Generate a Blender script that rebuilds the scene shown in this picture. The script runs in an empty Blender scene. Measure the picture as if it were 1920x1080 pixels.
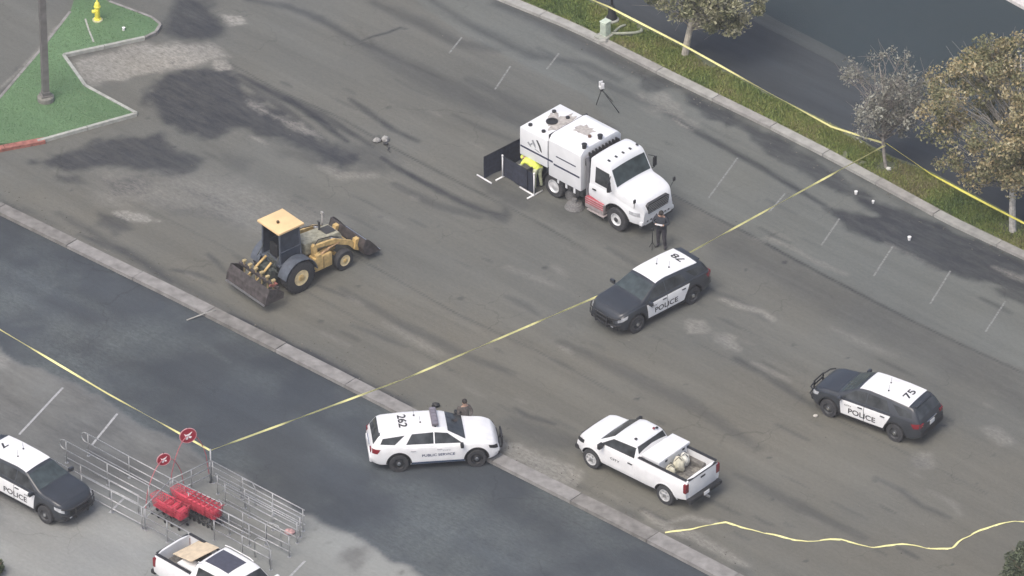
import bpy, bmesh, math, random
import numpy as np
from mathutils import Vector, Matrix

random.seed(7)
np.random.seed(7)
SC = bpy.context.scene
COL = SC.collection
PI = math.pi
rad = math.radians

# ------------------------------------------------------------------ camera, sky, sun, exposure
TH = rad(34.0)          # how far the helicopter camera looks down
FP = 15000.0            # focal length in pixels of a 1920 wide picture
DIST = 310.0
FWD = Vector((0, math.cos(TH), -math.sin(TH)))
RGT = Vector((1, 0, 0))
UPV = Vector((0, math.sin(TH), math.cos(TH)))
CAM = -DIST * FWD
cd = bpy.data.cameras.new('camera')
cd.sensor_width = 36.0
cd.lens = FP / 1920 * 36
cd.clip_start = 1.0
cd.clip_end = 4000
cam = bpy.data.objects.new('camera', cd)
COL.objects.link(cam)
cam.location = CAM
cam.rotation_euler = (PI / 2 - TH, 0, 0)
SC.camera = cam

SUN_EL, SUN_AZ = rad(58), rad(215)   # azimuth measured from +Y clockwise, where the light comes from
w = bpy.data.worlds.new('World')
SC.world = w
w.use_nodes = True
nt = w.node_tree
bg = nt.nodes['Background']
sky = nt.nodes.new('ShaderNodeTexSky')
sky.sky_type = 'NISHITA'
sky.sun_disc = False
sky.sun_elevation = SUN_EL
sky.sun_rotation = SUN_AZ
sky.air_density = 0.7
sky.dust_density = 5.0
sky.ozone_density = 0.6
nt.links.new(sky.outputs[0], bg.inputs[0])
bg.inputs[1].default_value = 0.15
sd = bpy.data.lights.new('sun', 'SUN')
sd.energy = 1.15
sd.angle = rad(38)
sd.color = (0.985, 0.95, 0.86)
sun = bpy.data.objects.new('sun', sd)
COL.objects.link(sun)
sdir = Vector((math.sin(SUN_AZ) * math.cos(SUN_EL), math.cos(SUN_AZ) * math.cos(SUN_EL), math.sin(SUN_EL)))
sun.rotation_euler = sdir.to_track_quat('Z', 'Y').to_euler()
sun.location = (0, 0, 60)
SC.view_settings.view_transform = 'Standard'
SC.view_settings.look = 'None'
SC.view_settings.gamma = 1
SC.view_settings.exposure = 0.50
SC.cycles.volume_bounces = 0
SC.render.filter_size = 2.0
SC.cycles.use_adaptive_sampling = True


def make_haze(d):
    bm_ = bmesh.new()
    bmesh.ops.create_cube(bm_, size=1.0, matrix=Matrix.Translation((0, -40, 90)) @ Matrix.Diagonal((1400, 1400, 184, 1)))
    me_ = bpy.data.meshes.new('haze')
    bm_.to_mesh(me_)
    bm_.free()
    m_ = bpy.data.materials.new('haze_air')
    m_.use_nodes = True
    t_ = m_.node_tree
    t_.nodes.clear()
    out_ = t_.nodes.new('ShaderNodeOutputMaterial')
    v_ = t_.nodes.new('ShaderNodeVolumePrincipled')
    v_.inputs['Color'].default_value = (0.93, 0.95, 0.97, 1)
    v_.inputs['Density'].default_value = d
    v_.inputs['Anisotropy'].default_value = 0.0
    t_.links.new(v_.outputs[0], out_.inputs['Volume'])
    me_.materials.append(m_)
    o_ = bpy.data.objects.new('haze', me_)
    COL.objects.link(o_)
    o_['kind'] = 'stuff'


make_haze(0.00018)


def G(px, py, z=0.0):
    """world point at height z that the picture shows at pixel (px, py)"""
    d = FWD + RGT * ((px - 960) / FP) + UPV * ((540 - py) / FP)
    t = (z - CAM.z) / d.z
    return CAM + d * t


def G2(px, py, z=0.0):
    p = G(px, py, z)
    return (p.x, p.y)


LANG = math.atan2(-0.51 / math.sin(TH), 1.0)       # heading of the kerbs and lanes

# ------------------------------------------------------------------ materials
MATS = {}


def mat(name, col, rough=0.6, metal=0.0, coat=0.0, var=0.12, scale=6.0, bump=0.0, spec=0.5):
    if name in MATS:
        return MATS[name]
    m = bpy.data.materials.new(name)
    m.use_nodes = True
    t = m.node_tree
    b = t.nodes['Principled BSDF']
    b.inputs['Roughness'].default_value = rough
    b.inputs['Metallic'].default_value = metal
    b.inputs['Coat Weight'].default_value = coat
    b.inputs['Coat Roughness'].default_value = 0.08
    b.inputs['Specular IOR Level'].default_value = spec
    tc = t.nodes.new('ShaderNodeTexCoord')
    n = t.nodes.new('ShaderNodeTexNoise')
    n.inputs['Scale'].default_value = scale
    n.inputs['Detail'].default_value = 5
    t.links.new(tc.outputs['Object'], n.inputs['Vector'])
    r = t.nodes.new('ShaderNodeMapRange')
    r.inputs['From Min'].default_value = 0.3
    r.inputs['From Max'].default_value = 0.7
    r.inputs['To Min'].default_value = 1 - var
    r.inputs['To Max'].default_value = 1 + var
    t.links.new(n.outputs['Fac'], r.inputs['Value'])
    mx = t.nodes.new('ShaderNodeMix')
    mx.data_type = 'RGBA'
    mx.blend_type = 'MULTIPLY'
    mx.inputs[0].default_value = 1
    mx.inputs[6].default_value = (*col, 1)
    t.links.new(r.outputs[0], mx.inputs[7])
    t.links.new(mx.outputs[2], b.inputs['Base Color'])
    if bump:
        bp = t.nodes.new('ShaderNodeBump')
        bp.inputs['Strength'].default_value = bump
        bp.inputs['Distance'].default_value = 0.02
        t.links.new(n.outputs['Fac'], bp.inputs['Height'])
        t.links.new(bp.outputs[0], b.inputs['Normal'])
    MATS[name] = m
    return m


def asphalt(name, base, dark, light, streak=0.14, blotch=0.12, speck=0.16, rough=0.85, pale=None):
    m = bpy.data.materials.new(name)
    m.use_nodes = True
    t = m.node_tree
    N, L = t.nodes, t.links
    b = N['Principled BSDF']
    b.inputs['Roughness'].default_value = rough
    b.inputs['Specular IOR Level'].default_value = 0.3
    tc = N.new('ShaderNodeTexCoord')

    def attr(nm):
        a = N.new('ShaderNodeAttribute')
        a.attribute_name = nm
        return a.outputs['Fac']

    def noise(scale, sx=1.0, det=6, rot=True, rg=0.55):
        mp = N.new('ShaderNodeMapping')
        if rot:
            mp.vector_type = 'POINT'
            mp.inputs['Rotation'].default_value = (0, 0, -LANG)
        mp.inputs['Scale'].default_value = (sx, 1, 1)
        # rotate first, then stretch: two mapping nodes
        mp2 = N.new('ShaderNodeMapping')
        mp2.inputs['Scale'].default_value = (sx, 1, 1)
        mp.inputs['Scale'].default_value = (1, 1, 1)
        L.new(tc.outputs['Object'], mp.inputs[0])
        L.new(mp.outputs[0], mp2.inputs[0])
        n = N.new('ShaderNodeTexNoise')
        n.inputs['Scale'].default_value = scale
        n.inputs['Detail'].default_value = det
        n.inputs['Roughness'].default_value = rg
        L.new(mp2.outputs[0], n.inputs['Vector'])
        return n.outputs['Fac']

    def ranged(v, lo, hi, a=0.3, c=0.7):
        r = N.new('ShaderNodeMapRange')
        r.inputs['From Min'].default_value = a
        r.inputs['From Max'].default_value = c
        r.inputs['To Min'].default_value = lo
        r.inputs['To Max'].default_value = hi
        L.new(v, r.inputs['Value'])
        return r.outputs[0]

    def math_(op, a, c):
        n = N.new('ShaderNodeMath')
        n.operation = op
        for i, v in enumerate((a, c)):
            if isinstance(v, (int, float)):
                n.inputs[i].default_value = v
            else:
                L.new(v, n.inputs[i])
        return n.outputs[0]

    def mixc(f, a, c, mode='MIX'):
        n = N.new('ShaderNodeMix')
        n.data_type = 'RGBA'
        n.blend_type = mode
        if isinstance(f, (int, float)):
            n.inputs[0].default_value = f
        else:
            L.new(f, n.inputs[0])
        for i, v in ((6, a), (7, c)):
            if isinstance(v, tuple):
                n.inputs[i].default_value = (*v, 1)
            else:
                L.new(v, n.inputs[i])
        return n.outputs[2]

    brk = noise(2.2, 0.5, 8, rg=0.65)
    if pale:
        pf = attr('pale')
        dark = mixc(pf, dark, pale[1])
        light = mixc(pf, light, pale[2])
        c0 = mixc(pf, base, pale[0])
    else:
        c0 = base
    c = mixc(math_('MULTIPLY', attr('warm'), 1.0), c0, (base[0] * 1.05, base[1] * 1.0, base[2] * 0.93))
    c = mixc(attr('cool'), c, (base[0] * 1.05, base[1] * 1.10, base[2] * 1.14))
    dk = math_('MULTIPLY', attr('dk'), ranged(noise(3.0, 0.25, 9, rg=0.75), 0.6, 1.2))
    c = mixc(math_('MINIMUM', dk, 1.0), c, dark)
    lt = math_('MULTIPLY', attr('lt'), ranged(noise(8.0, 0.5, 9, rg=0.8), 0.1, 1.3, 0.36, 0.66))
    c = mixc(math_('MINIMUM', lt, 1.0), c, light)
    s1 = ranged(noise(1.1, 0.07, 8, rg=0.68), 1 - streak, 1 + streak)
    s2 = ranged(noise(0.16, 0.6, 5), 1 - blotch, 1 + blotch)
    s3 = ranged(noise(9.0, 0.6, 9, rg=0.75), 1 - speck * 0.6, 1 + speck * 0.6)
    s4 = ranged(noise(70.0, 1, 3), 1 - speck, 1 + speck)
    v = math_('MULTIPLY', math_('MULTIPLY', s1, s2), math_('MULTIPLY', s3, s4))
    c = mixc(1.0, c, v, 'MULTIPLY')
    if speck > 0.12:        # fine branching cracks in places
        mp = N.new('ShaderNodeMapping')
        mp.inputs['Rotation'].default_value = (0, 0, -LANG)
        L.new(tc.outputs['Object'], mp.inputs[0])
        wob = N.new('ShaderNodeTexNoise')
        wob.inputs['Scale'].default_value = 1.3
        wob.inputs['Detail'].default_value = 5
        L.new(mp.outputs[0], wob.inputs['Vector'])
        add = N.new('ShaderNodeVectorMath')
        add.operation = 'MULTIPLY_ADD'
        L.new(wob.outputs['Color'], add.inputs[0])
        add.inputs[1].default_value = (1.1, 1.1, 0)
        L.new(mp.outputs[0], add.inputs[2])
        vo = N.new('ShaderNodeTexVoronoi')
        vo.feature = 'DISTANCE_TO_EDGE'
        vo.inputs['Scale'].default_value = 0.33
        L.new(add.outputs[0], vo.inputs['Vector'])
        line = ranged(vo.outputs['Distance'], 0.80, 1.0, 0.002, 0.011)
        msk = ranged(noise(0.25, 1.0, 3), 0, 1, 0.52, 0.62)
        c = mixc(msk, c, mixc(1.0, c, line, 'MULTIPLY'))
    # warm / cool drift of old tar
    tint = N.new('ShaderNodeValToRGB')
    tint.color_ramp.elements[0].color = (0.985, 1.0, 1.02, 1)
    tint.color_ramp.elements[0].position = 0.35
    tint.color_ramp.elements[1].color = (1.02, 1.0, 0.965, 1)
    tint.color_ramp.elements[1].position = 0.65
    L.new(noise(0.12, 1.0, 4), tint.inputs[0])
    c = mixc(1.0, c, tint.outputs[0], 'MULTIPLY')
    L.new(c, b.inputs['Base Color'])
    bp = N.new('ShaderNodeBump')
    bp.inputs['Strength'].default_value = 0.35
    bp.inputs['Distance'].default_value = 0.03
    L.new(noise(30.0, 1, 4), bp.inputs['Height'])
    L.new(bp.outputs[0], b.inputs['Normal'])
    return m


WHITE = mat('white_paint', (0.78, 0.79, 0.80), 0.35, 0, 0.5, 0.06, 3)
BLACKP = mat('black_paint', (0.032, 0.037, 0.045), 0.35, 0, 0.3, 0.15, 2)
GLASS = mat('dark_glass', (0.045, 0.05, 0.054), 0.13, 0, 0.0, 0.6, 2.5, spec=0.4)  # strong colour mottling paints the look of reflections into the panes
GLASSL = mat('windscreen_glass', (0.05, 0.065, 0.07), 0.2, 0, 0.0, 0.35, 3, spec=0.4)
TYRE = mat('tyre_rubber', (0.04, 0.041, 0.045), 0.85, 0, 0, 0.25, 14, 0.4)
TRIM = mat('black_plastic', (0.02, 0.021, 0.024), 0.6, 0, 0, 0.2, 8)
STEEL = mat('brushed_steel', (0.55, 0.56, 0.58), 0.35, 0.9, 0, 0.1, 8)
CHROME = mat('chrome', (0.75, 0.76, 0.78), 0.2, 1.0, 0, 0.05, 5)
GALV = mat('galvanised_pipe', (0.42, 0.43, 0.44), 0.5, 0.6, 0, 0.2, 9)
RED = mat('red_plastic', (0.45, 0.05, 0.07), 0.45, 0, 0, 0.15, 4)
ALLOY = mat('bright_alloy', (0.62, 0.63, 0.64), 0.45, 0.25, 0, 0.1, 8)
RIMY = mat('cream_yellow_rim', (0.66, 0.55, 0.32), 0.55, 0, 0, 0.25, 6)
REDLENS = mat('red_lens', (0.20, 0.012, 0.02), 0.2, 0, 0.6, 0.2, 9)
LENS = mat('clear_lens', (0.55, 0.57, 0.6), 0.12, 0.3, 0.6, 0.2, 9)
BLACKINK = mat('black_lettering', (0.02, 0.02, 0.025), 0.6, 0, 0, 0.1, 5)
BLUEINK = mat('navy_lettering', (0.05, 0.07, 0.14), 0.6, 0, 0, 0.1, 5)
SILLBLUE = mat('navy_sill_stripe', (0.05, 0.09, 0.16), 0.5, 0, 0.3, 0.15, 5)
YEL = mat('machine_yellow', (0.56, 0.40, 0.17), 0.55, 0, 0, 0.28, 5, 0.1)
YELROOF = mat('sunbleached_yellow_roof', (0.78, 0.56, 0.30), 0.5, 0, 0, 0.06, 3)
BUCKETM = mat('worn_dark_steel', (0.075, 0.066, 0.066), 0.6, 0.2, 0, 0.45, 5, 0.3)
SLATE = mat('slate_blue_panel', (0.085, 0.10, 0.125), 0.55, 0, 0, 0.25, 5)
HIVIS = mat('hi_vis_yellow_cloth', (0.72, 0.80, 0.14), 0.8, 0, 0, 0.3, 7, 0.6)
PVC = mat('white_pvc_pipe', (0.80, 0.80, 0.80), 0.4, 0, 0, 0.05, 5)
BLKCLOTH = mat('black_cloth', (0.028, 0.033, 0.052), 0.9, 0, 0, 0.35, 6, 0.3)
CONC = mat('kerb_concrete', (0.235, 0.23, 0.222), 0.9, 0, 0, 0.25, 2.5, 0.3)
CONCD = mat('shabby_concrete', (0.19, 0.185, 0.175), 0.9, 0, 0, 0.3, 2.5, 0.3)
CONCL = mat('pale_concrete', (0.33, 0.33, 0.31), 0.9, 0, 0, 0.18, 3, 0.3)
PALEGREEN = mat('pale_green_cabinet', (0.52, 0.60, 0.50), 0.6, 0, 0, 0.15, 6)
POLEM = mat('weathered_pole_steel', (0.19, 0.185, 0.18), 0.6, 0.2, 0, 0.2, 3)
HYD = mat('hydrant_yellow', (0.80, 0.72, 0.10), 0.5, 0, 0.2, 0.15, 9)
TAPE = mat('pale_yellow_tape', (0.82, 0.78, 0.36), 0.5, 0, 0, 0.1, 5)
TAPEB = mat('yellow_tape', (0.84, 0.78, 0.16), 0.5, 0, 0, 0.1, 5)
PLY = mat('plywood', (0.60, 0.50, 0.36), 0.8, 0, 0, 0.15, 4)
BEIGE = mat('beige_canvas', (0.55, 0.53, 0.42), 0.85, 0, 0, 0.3, 9, 0.4)
SKIN = mat('skin', (0.42, 0.27, 0.20), 0.6, 0, 0, 0.08, 6)
HAIR = mat('dark_hair', (0.02, 0.016, 0.014), 0.7, 0, 0, 0.3, 20)
REDP = mat('faded_red_paint', (0.30, 0.125, 0.10), 0.8, 0, 0, 0.35, 5)
STRIPER = mat('red_reflective_stripe', (0.42, 0.09, 0.11), 0.5, 0, 0, 0.15, 6)
STRIPEW = mat('pale_tread_plate', (0.42, 0.38, 0.38), 0.5, 0.3, 0, 0.2, 6)
GRIME = mat('grey_grime', (0.40, 0.38, 0.36), 0.9, 0, 0, 0.3, 7)
DKGREY = mat('dark_grey_metal', (0.06, 0.062, 0.066), 0.55, 0.3, 0, 0.25, 8)
RUBG = mat('grey_bristles', (0.16, 0.16, 0.16), 0.9, 0, 0, 0.35, 20, 0.6)
PAINTLINE = mat('worn_white_line', (0.195, 0.204, 0.200), 0.85, 0, 0, 0.4, 9)
PAINTLINEB = mat('crisp_white_line', (0.36, 0.37, 0.38), 0.85, 0, 0, 0.25, 9)
LITTER = mat('white_litter', (0.8, 0.8, 0.8), 0.7, 0, 0, 0.1, 20)
GREYCL = mat('grey_crumpled_cloth', (0.30, 0.30, 0.29), 0.9, 0, 0, 0.4, 9, 0.5)


# ------------------------------------------------------------------ mesh helpers
def link(name, me, m=None, parent=None, smooth=False):
    o = bpy.data.objects.new(name, me)
    COL.objects.link(o)
    if m is not None and not me.materials:
        for k in (m if isinstance(m, (list, tuple)) else [m]):
            me.materials.append(k)
    if smooth:
        me.shade_smooth() if hasattr(me, 'shade_smooth') else None
        try:
            me.set_sharp_from_angle(angle=rad(38))
        except Exception:
            pass
    if parent is not None:
        o.parent = parent
    return o


def bobj(name, bm, m, parent=None, smooth=False):
    me = bpy.data.meshes.new(name)
    bm.normal_update()
    bm.to_mesh(me)
    bm.free()
    return link(name, me, m, parent, smooth)


def BM():
    return bmesh.new()


def box(bm, c, s, rot=None, bev=0.0, mi=0):
    """box of centre c and full size s, optional 3x3 / 4x4 rotation"""
    M = Matrix.Translation(c)
    if rot is not None:
        M = M @ (rot.to_4x4() if len(rot) == 3 else rot)
    r = bmesh.ops.create_cube(bm, size=1.0, matrix=M @ Matrix.Diagonal((*s, 1)))
    fs = set(f for v in r['verts'] for f in v.link_faces)
    for f in fs:
        f.material_index = mi
    if bev:
        es = list(set(e for v in r['verts'] for e in v.link_edges))
        bmesh.ops.bevel(bm, geom=es, offset=bev, segments=2, profile=0.6, affect='EDGES')


def cyl(bm, p0, p1, r0, r1=None, n=10, mi=0, caps=True):
    p0, p1 = Vector(p0), Vector(p1)
    d = p1 - p0
    if d.length < 1e-6:
        return
    r1 = r0 if r1 is None else r1
    q = d.to_track_quat('Z', 'Y').to_matrix()
    a, b = [], []
    for i in range(n):
        t = 2 * PI * i / n
        v = Vector((math.cos(t), math.sin(t), 0))
        a.append(bm.verts.new(p0 + q @ (v * r0)))
        b.append(bm.verts.new(p1 + q @ (v * r1)))
    for i in range(n):
        f = bm.faces.new((a[i], a[(i + 1) % n], b[(i + 1) % n], b[i]))
        f.material_index = mi
        f.smooth = True
    if caps:
        f = bm.faces.new(a[::-1]); f.material_index = mi
        f = bm.faces.new(b); f.material_index = mi


def tube(bm, pts, r, n=8, mi=0):
    pts = [Vector(p) for p in pts]
    rings = []
    for i, p in enumerate(pts):
        d = (pts[min(i + 1, len(pts) - 1)] - pts[max(i - 1, 0)])
        q = d.to_track_quat('Z', 'Y').to_matrix()
        rr = r[i] if isinstance(r, (list, tuple)) else r
        rings.append([bm.verts.new(p + q @ Vector((math.cos(2 * PI * k / n) * rr, math.sin(2 * PI * k / n) * rr, 0))) for k in range(n)])
    for a, b in zip(rings, rings[1:]):
        # align ring b to ring a
        best = min(range(n), key=lambda s: sum((a[k].co - b[(k + s) % n].co).length for k in range(0, n, 2)))
        for k in range(n):
            f = bm.faces.new((a[k], a[(k + 1) % n], b[(k + 1 + best) % n], b[(k + best) % n]))
            f.smooth = True
            f.material_index = mi
    bm.faces.new(rings[0][::-1]).material_index = mi
    bm.faces.new(rings[-1]).material_index = mi


def lathe(bm, prof, c=(0, 0, 0), axis='Z', n=20, mi=0):
    """closed surface of revolution: prof = [(radius, height), ...] from bottom to top"""
    c = Vector(c)
    rings = []
    for r, h in prof:
        ring = []
        for k in range(n):
            t = 2 * PI * k / n
            a, b = math.cos(t) * r, math.sin(t) * r
            p = (a, b, h) if axis == 'Z' else ((b, h, a) if axis == 'Y' else (h, a, b))
            ring.append(bm.verts.new(c + Vector(p)))
        rings.append(ring)
    for a, b in zip(rings, rings[1:]):
        for k in range(n):
            f = bm.faces.new((a[k], a[(k + 1) % n], b[(k + 1) % n], b[k]))
            f.smooth = True
            f.material_index = mi
    bm.faces.new(rings[0][::-1]).material_index = mi
    bm.faces.new(rings[-1]).material_index = mi


def prism(bm, pts, axis, a, b, mi=0):
    """extrude a closed outline from a to b along 'X','Y' or 'Z'"""
    def P(u, v, h):
        return {'Z': (u, v, h), 'Y': (u, h, v), 'X': (h, u, v)}[axis]
    A = [bm.verts.new(P(u, v, a)) for u, v in pts]
    B = [bm.verts.new(P(u, v, b)) for u, v in pts]
    n = len(pts)
    fs = [bm.faces.new(A), bm.faces.new(B[::-1])]
    for i in range(n):
        fs.append(bm.faces.new((A[(i + 1) % n], A[i], B[i], B[(i + 1) % n])))
    for f in fs:
        f.material_index = mi
    bmesh.ops.recalc_face_normals(bm, faces=fs)


def slab(bm, fn, nu, nv, thick, mi=0):
    """closed thin slab over the surface fn(u, v) -> (point, outward normal)"""
    A, B = [], []
    for i in range(nu + 1):
        ra, rb = [], []
        for j in range(nv + 1):
            p, nrm = fn(i / nu, j / nv)
            p, nrm = Vector(p), Vector(nrm).normalized()
            ra.append(bm.verts.new(p + nrm * thick))
            rb.append(bm.verts.new(p - nrm * 0.02))
        A.append(ra)
        B.append(rb)
    fs = []
    for i in range(nu):
        for j in range(nv):
            fs.append(bm.faces.new((A[i][j], A[i + 1][j], A[i + 1][j + 1], A[i][j + 1])))
            fs.append(bm.faces.new((B[i][j], B[i][j + 1], B[i + 1][j + 1], B[i + 1][j])))
    for i in range(nu):
        fs.append(bm.faces.new((A[i][0], B[i][0], B[i + 1][0], A[i + 1][0])))
        fs.append(bm.faces.new((A[i][nv], A[i + 1][nv], B[i + 1][nv], B[i][nv])))
    for j in range(nv):
        fs.append(bm.faces.new((A[0][j], A[0][j + 1], B[0][j + 1], B[0][j])))
        fs.append(bm.faces.new((A[nu][j], B[nu][j], B[nu][j + 1], A[nu][j + 1])))
    for f in fs:
        f.material_index = mi
        f.smooth = True
    bmesh.ops.recalc_face_normals(bm, faces=fs)


def thing(name, label, cat, loc=(0, 0, 0), rz=0.0, group=None):
    o = bpy.data.objects.new(name, None)
    o.empty_display_size = 0.3
    COL.objects.link(o)
    o.location = loc
    o.rotation_euler = (0, 0, rz)
    tag(o, label, cat, group)
    return o


def tag(o, label=None, cat=None, group=None, kind=None):
    if label:
        o['label'] = label
    if cat:
        o['category'] = cat
    if group:
        o['group'] = group
    if kind:
        o['kind'] = kind
    return o


def copy_tree(o, parent=None):
    c = o.copy()
    COL.objects.link(c)
    if parent is not None:
        c.parent = parent
    for ch in list(o.children):
        copy_tree(ch, c)
    return c


def text_mesh(s, size, extr=0.0):
    cu = bpy.data.curves.new('txt', 'FONT')
    cu.body = s
    cu.size = size
    cu.extrude = extr
    cu.offset = size * 0.018
    cu.align_x = 'CENTER'
    cu.align_y = 'CENTER'
    o = bpy.data.objects.new('txt', cu)
    COL.objects.link(o)
    bpy.context.view_layer.update()
    dg = bpy.context.evaluated_depsgraph_get()
    me = bpy.data.meshes.new_from_object(o.evaluated_get(dg))
    bpy.data.objects.remove(o)
    bpy.data.curves.remove(cu)
    me.materials.clear()
    return me


# ------------------------------------------------------------------ ground fields (stains, wear) in metres on the ground
_tab = np.random.RandomState(5).rand(256, 256)


def vnoise(x, y, s, seed=0):
    x = x * s + seed * 17.3
    y = y * s + seed * 9.7
    xi, yi = np.floor(x).astype(int), np.floor(y).astype(int)
    fx, fy = x - xi, y - yi
    fx, fy = fx * fx * (3 - 2 * fx), fy * fy * (3 - 2 * fy)
    a = _tab[xi % 256, yi % 256]; b = _tab[(xi + 1) % 256, yi % 256]
    c = _tab[xi % 256, (yi + 1) % 256]; d = _tab[(xi + 1) % 256, (yi + 1) % 256]
    return (a * (1 - fx) + b * fx) * (1 - fy) + (c * (1 - fx) + d * fx) * fy


def fbm(x, y, s, seed=0, o=4):
    r = 0
    for i in range(o):
        r = r + vnoise(x, y, s * 2 ** i, seed + i) * 0.5 ** i
    return r / (2 - 0.5 ** (o - 1))


def seg_dist(X, Y, a, b):
    ax, ay = a; bx, by = b
    dx, dy = bx - ax, by - ay
    t = np.clip(((X - ax) * dx + (Y - ay) * dy) / (dx * dx + dy * dy + 1e-9), 0, 1)
    return np.hypot(X - ax - t * dx, Y - ay - t * dy), t


def inside(X, Y, P):
    r = np.zeros(X.shape, bool)
    n = len(P)
    for i in range(n):
        x0, y0 = P[i]; x1, y1 = P[(i + 1) % n]
        if y0 == y1:
            continue
        r ^= ((y0 > Y) != (y1 > Y)) & (X < (x1 - x0) * (Y - y0) / (y1 - y0) + x0)
    return r


def stain(F, X, Y, kind, val, soft, px, width=0.2, rough=0.35, z=0.0, seed=1):
    """kind 'poly' or 'line'; soft and width in metres; px = outline in picture pixels taken to the ground"""
    P = [G2(u, v, z) for u, v in px]
    m = soft + width + rough + 0.3
    xs = [p[0] for p in P]; ys = [p[1] for p in P]
    k = (X > min(xs) - m) & (X < max(xs) + m) & (Y > min(ys) - m) & (Y < max(ys) + m)
    if not k.any():
        return
    x, y = X[k], Y[k]
    nz = (fbm(x, y, 1.6, seed, 4) - 0.5) * 2 * rough
    D = np.full(x.shape, 1e9)
    T = np.zeros(x.shape)
    n = len(P)
    rng = range(n) if kind == 'poly' else range(n - 1)
    for i in rng:
        d, t = seg_dist(x, y, P[i], P[(i + 1) % n])
        b = d < D
        T = np.where(b, (i + t) / max(1, n - 1), T)
        D = np.minimum(D, d)
    if kind == 'poly':
        D = np.where(inside(x, y, P), -D, D) + nz
        f = np.clip(0.5 - D / (2 * soft), 0, 1)
    else:
        wv = width * (0.55 + 0.45 * np.sin(np.clip(T, 0, 1) * PI)) / 2
        D = D - wv + nz * 0.35
        f = np.clip(0.5 - D / (2 * soft), 0, 1)
    f = f * f * (3 - 2 * f) * val
    F[k] = np.maximum(F[k], f) if val > 0 else F[k] * (1 + f)


def grid_mesh(name, x0, x1, y0, y1, step, zfun, keep, fields, m, kind='structure'):
    nx, ny = int((x1 - x0) / step), int((y1 - y0) / step)
    X, Y = np.meshgrid(np.linspace(x0, x1, nx + 1), np.linspace(y0, y1, ny + 1), indexing='ij')
    xf, yf = X.ravel(), Y.ravel()
    idx = np.arange((nx + 1) * (ny + 1)).reshape(nx + 1, ny + 1)
    q = np.stack([idx[:-1, :-1], idx[1:, :-1], idx[1:, 1:], idx[:-1, 1:]], -1).reshape(-1, 4)
    cx, cy = xf[q].mean(1), yf[q].mean(1)
    q = q[keep(cx, cy)]
    used = np.unique(q)
    remap = -np.ones(len(xf), int)
    remap[used] = np.arange(len(used))
    q = remap[q]
    xf, yf = xf[used], yf[used]
    co = np.stack([xf, yf, zfun(xf, yf)], -1).astype(np.float32)
    me = bpy.data.meshes.new(name)
    me.vertices.add(len(co))
    me.vertices.foreach_set('co', co.ravel())
    me.loops.add(len(q) * 4)
    me.loops.foreach_set('vertex_index', q.ravel().astype(np.int32))
    me.polygons.add(len(q))
    me.polygons.foreach_set('loop_start', np.arange(0, len(q) * 4, 4, dtype=np.int32))
    me.polygons.foreach_set('loop_total', np.full(len(q), 4, dtype=np.int32))
    me.update(calc_edges=True)
    for nm, F in fields(xf, yf).items():
        a = me.attributes.new(nm, 'FLOAT', 'POINT')
        a.data.foreach_set('value', F.astype(np.float32))
    o = link(name, me, m)
    o['kind'] = kind
    return o


def side_of(P, X, Y):
    """signed distance to an (almost straight) polyline given in ground metres; + is above / beyond it"""
    xs = np.array([p[0] for p in P]); ys = np.array([p[1] for p in P])
    a = LANG
    u = X * math.cos(a) + Y * math.sin(a)
    v = -X * math.sin(a) + Y * math.cos(a)
    pu = xs * math.cos(a) + ys * math.sin(a)
    pv = -xs * math.sin(a) + ys * math.cos(a)
    o = np.argsort(pu)
    return v - np.interp(u, pu[o], pv[o])


def extend(P, d=40.0):
    P = [Vector((p[0], p[1], 0)) for p in P]
    a = P[0] + (P[0] - P[1]).normalized() * d
    b = P[-1] + (P[-1] - P[-2]).normalized() * d
    return [(p.x, p.y) for p in [a] + P + [b]]


ROADZ = -0.13
K_LO = extend([G2(*p) for p in [(0, 399), (167, 481), (320, 556), (640, 719), (924, 866), (1136, 973), (1300, 1058), (1400, 1112)]])
K_UP = extend([G2(*p) for p in [(0, 380), (187, 471), (333, 542), (640, 697), (936, 850), (1150, 955), (1320, 1042), (1420, 1095)]])
R_LO = extend([G2(*p) for p in [(960, 12), (1070, 57), (1140, 92), (1247, 147), (1440, 241), (1551, 298), (1662, 358), (1773, 419), (1920, 488)]])
R_UP = extend([G2(*p) for p in [(972, 4), (1082, 50), (1150, 84), (1258, 138), (1450, 232), (1560, 288), (1672, 349), (1782, 409), (1930, 480)]])
V_FAR = extend([G2(*p) for p in [(1060, -18), (1115, 6), (1240, 68), (1290, 96), (1440, 178), (1580, 246), (1660, 292), (1745, 325), (1900, 408), (1960, 440)]])
ROADL = extend([G2(*p, ROADZ) for p in [(-40, 636), (221, 770), (484, 916), (620, 984), (790, 1078), (860, 1118)]])

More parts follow.
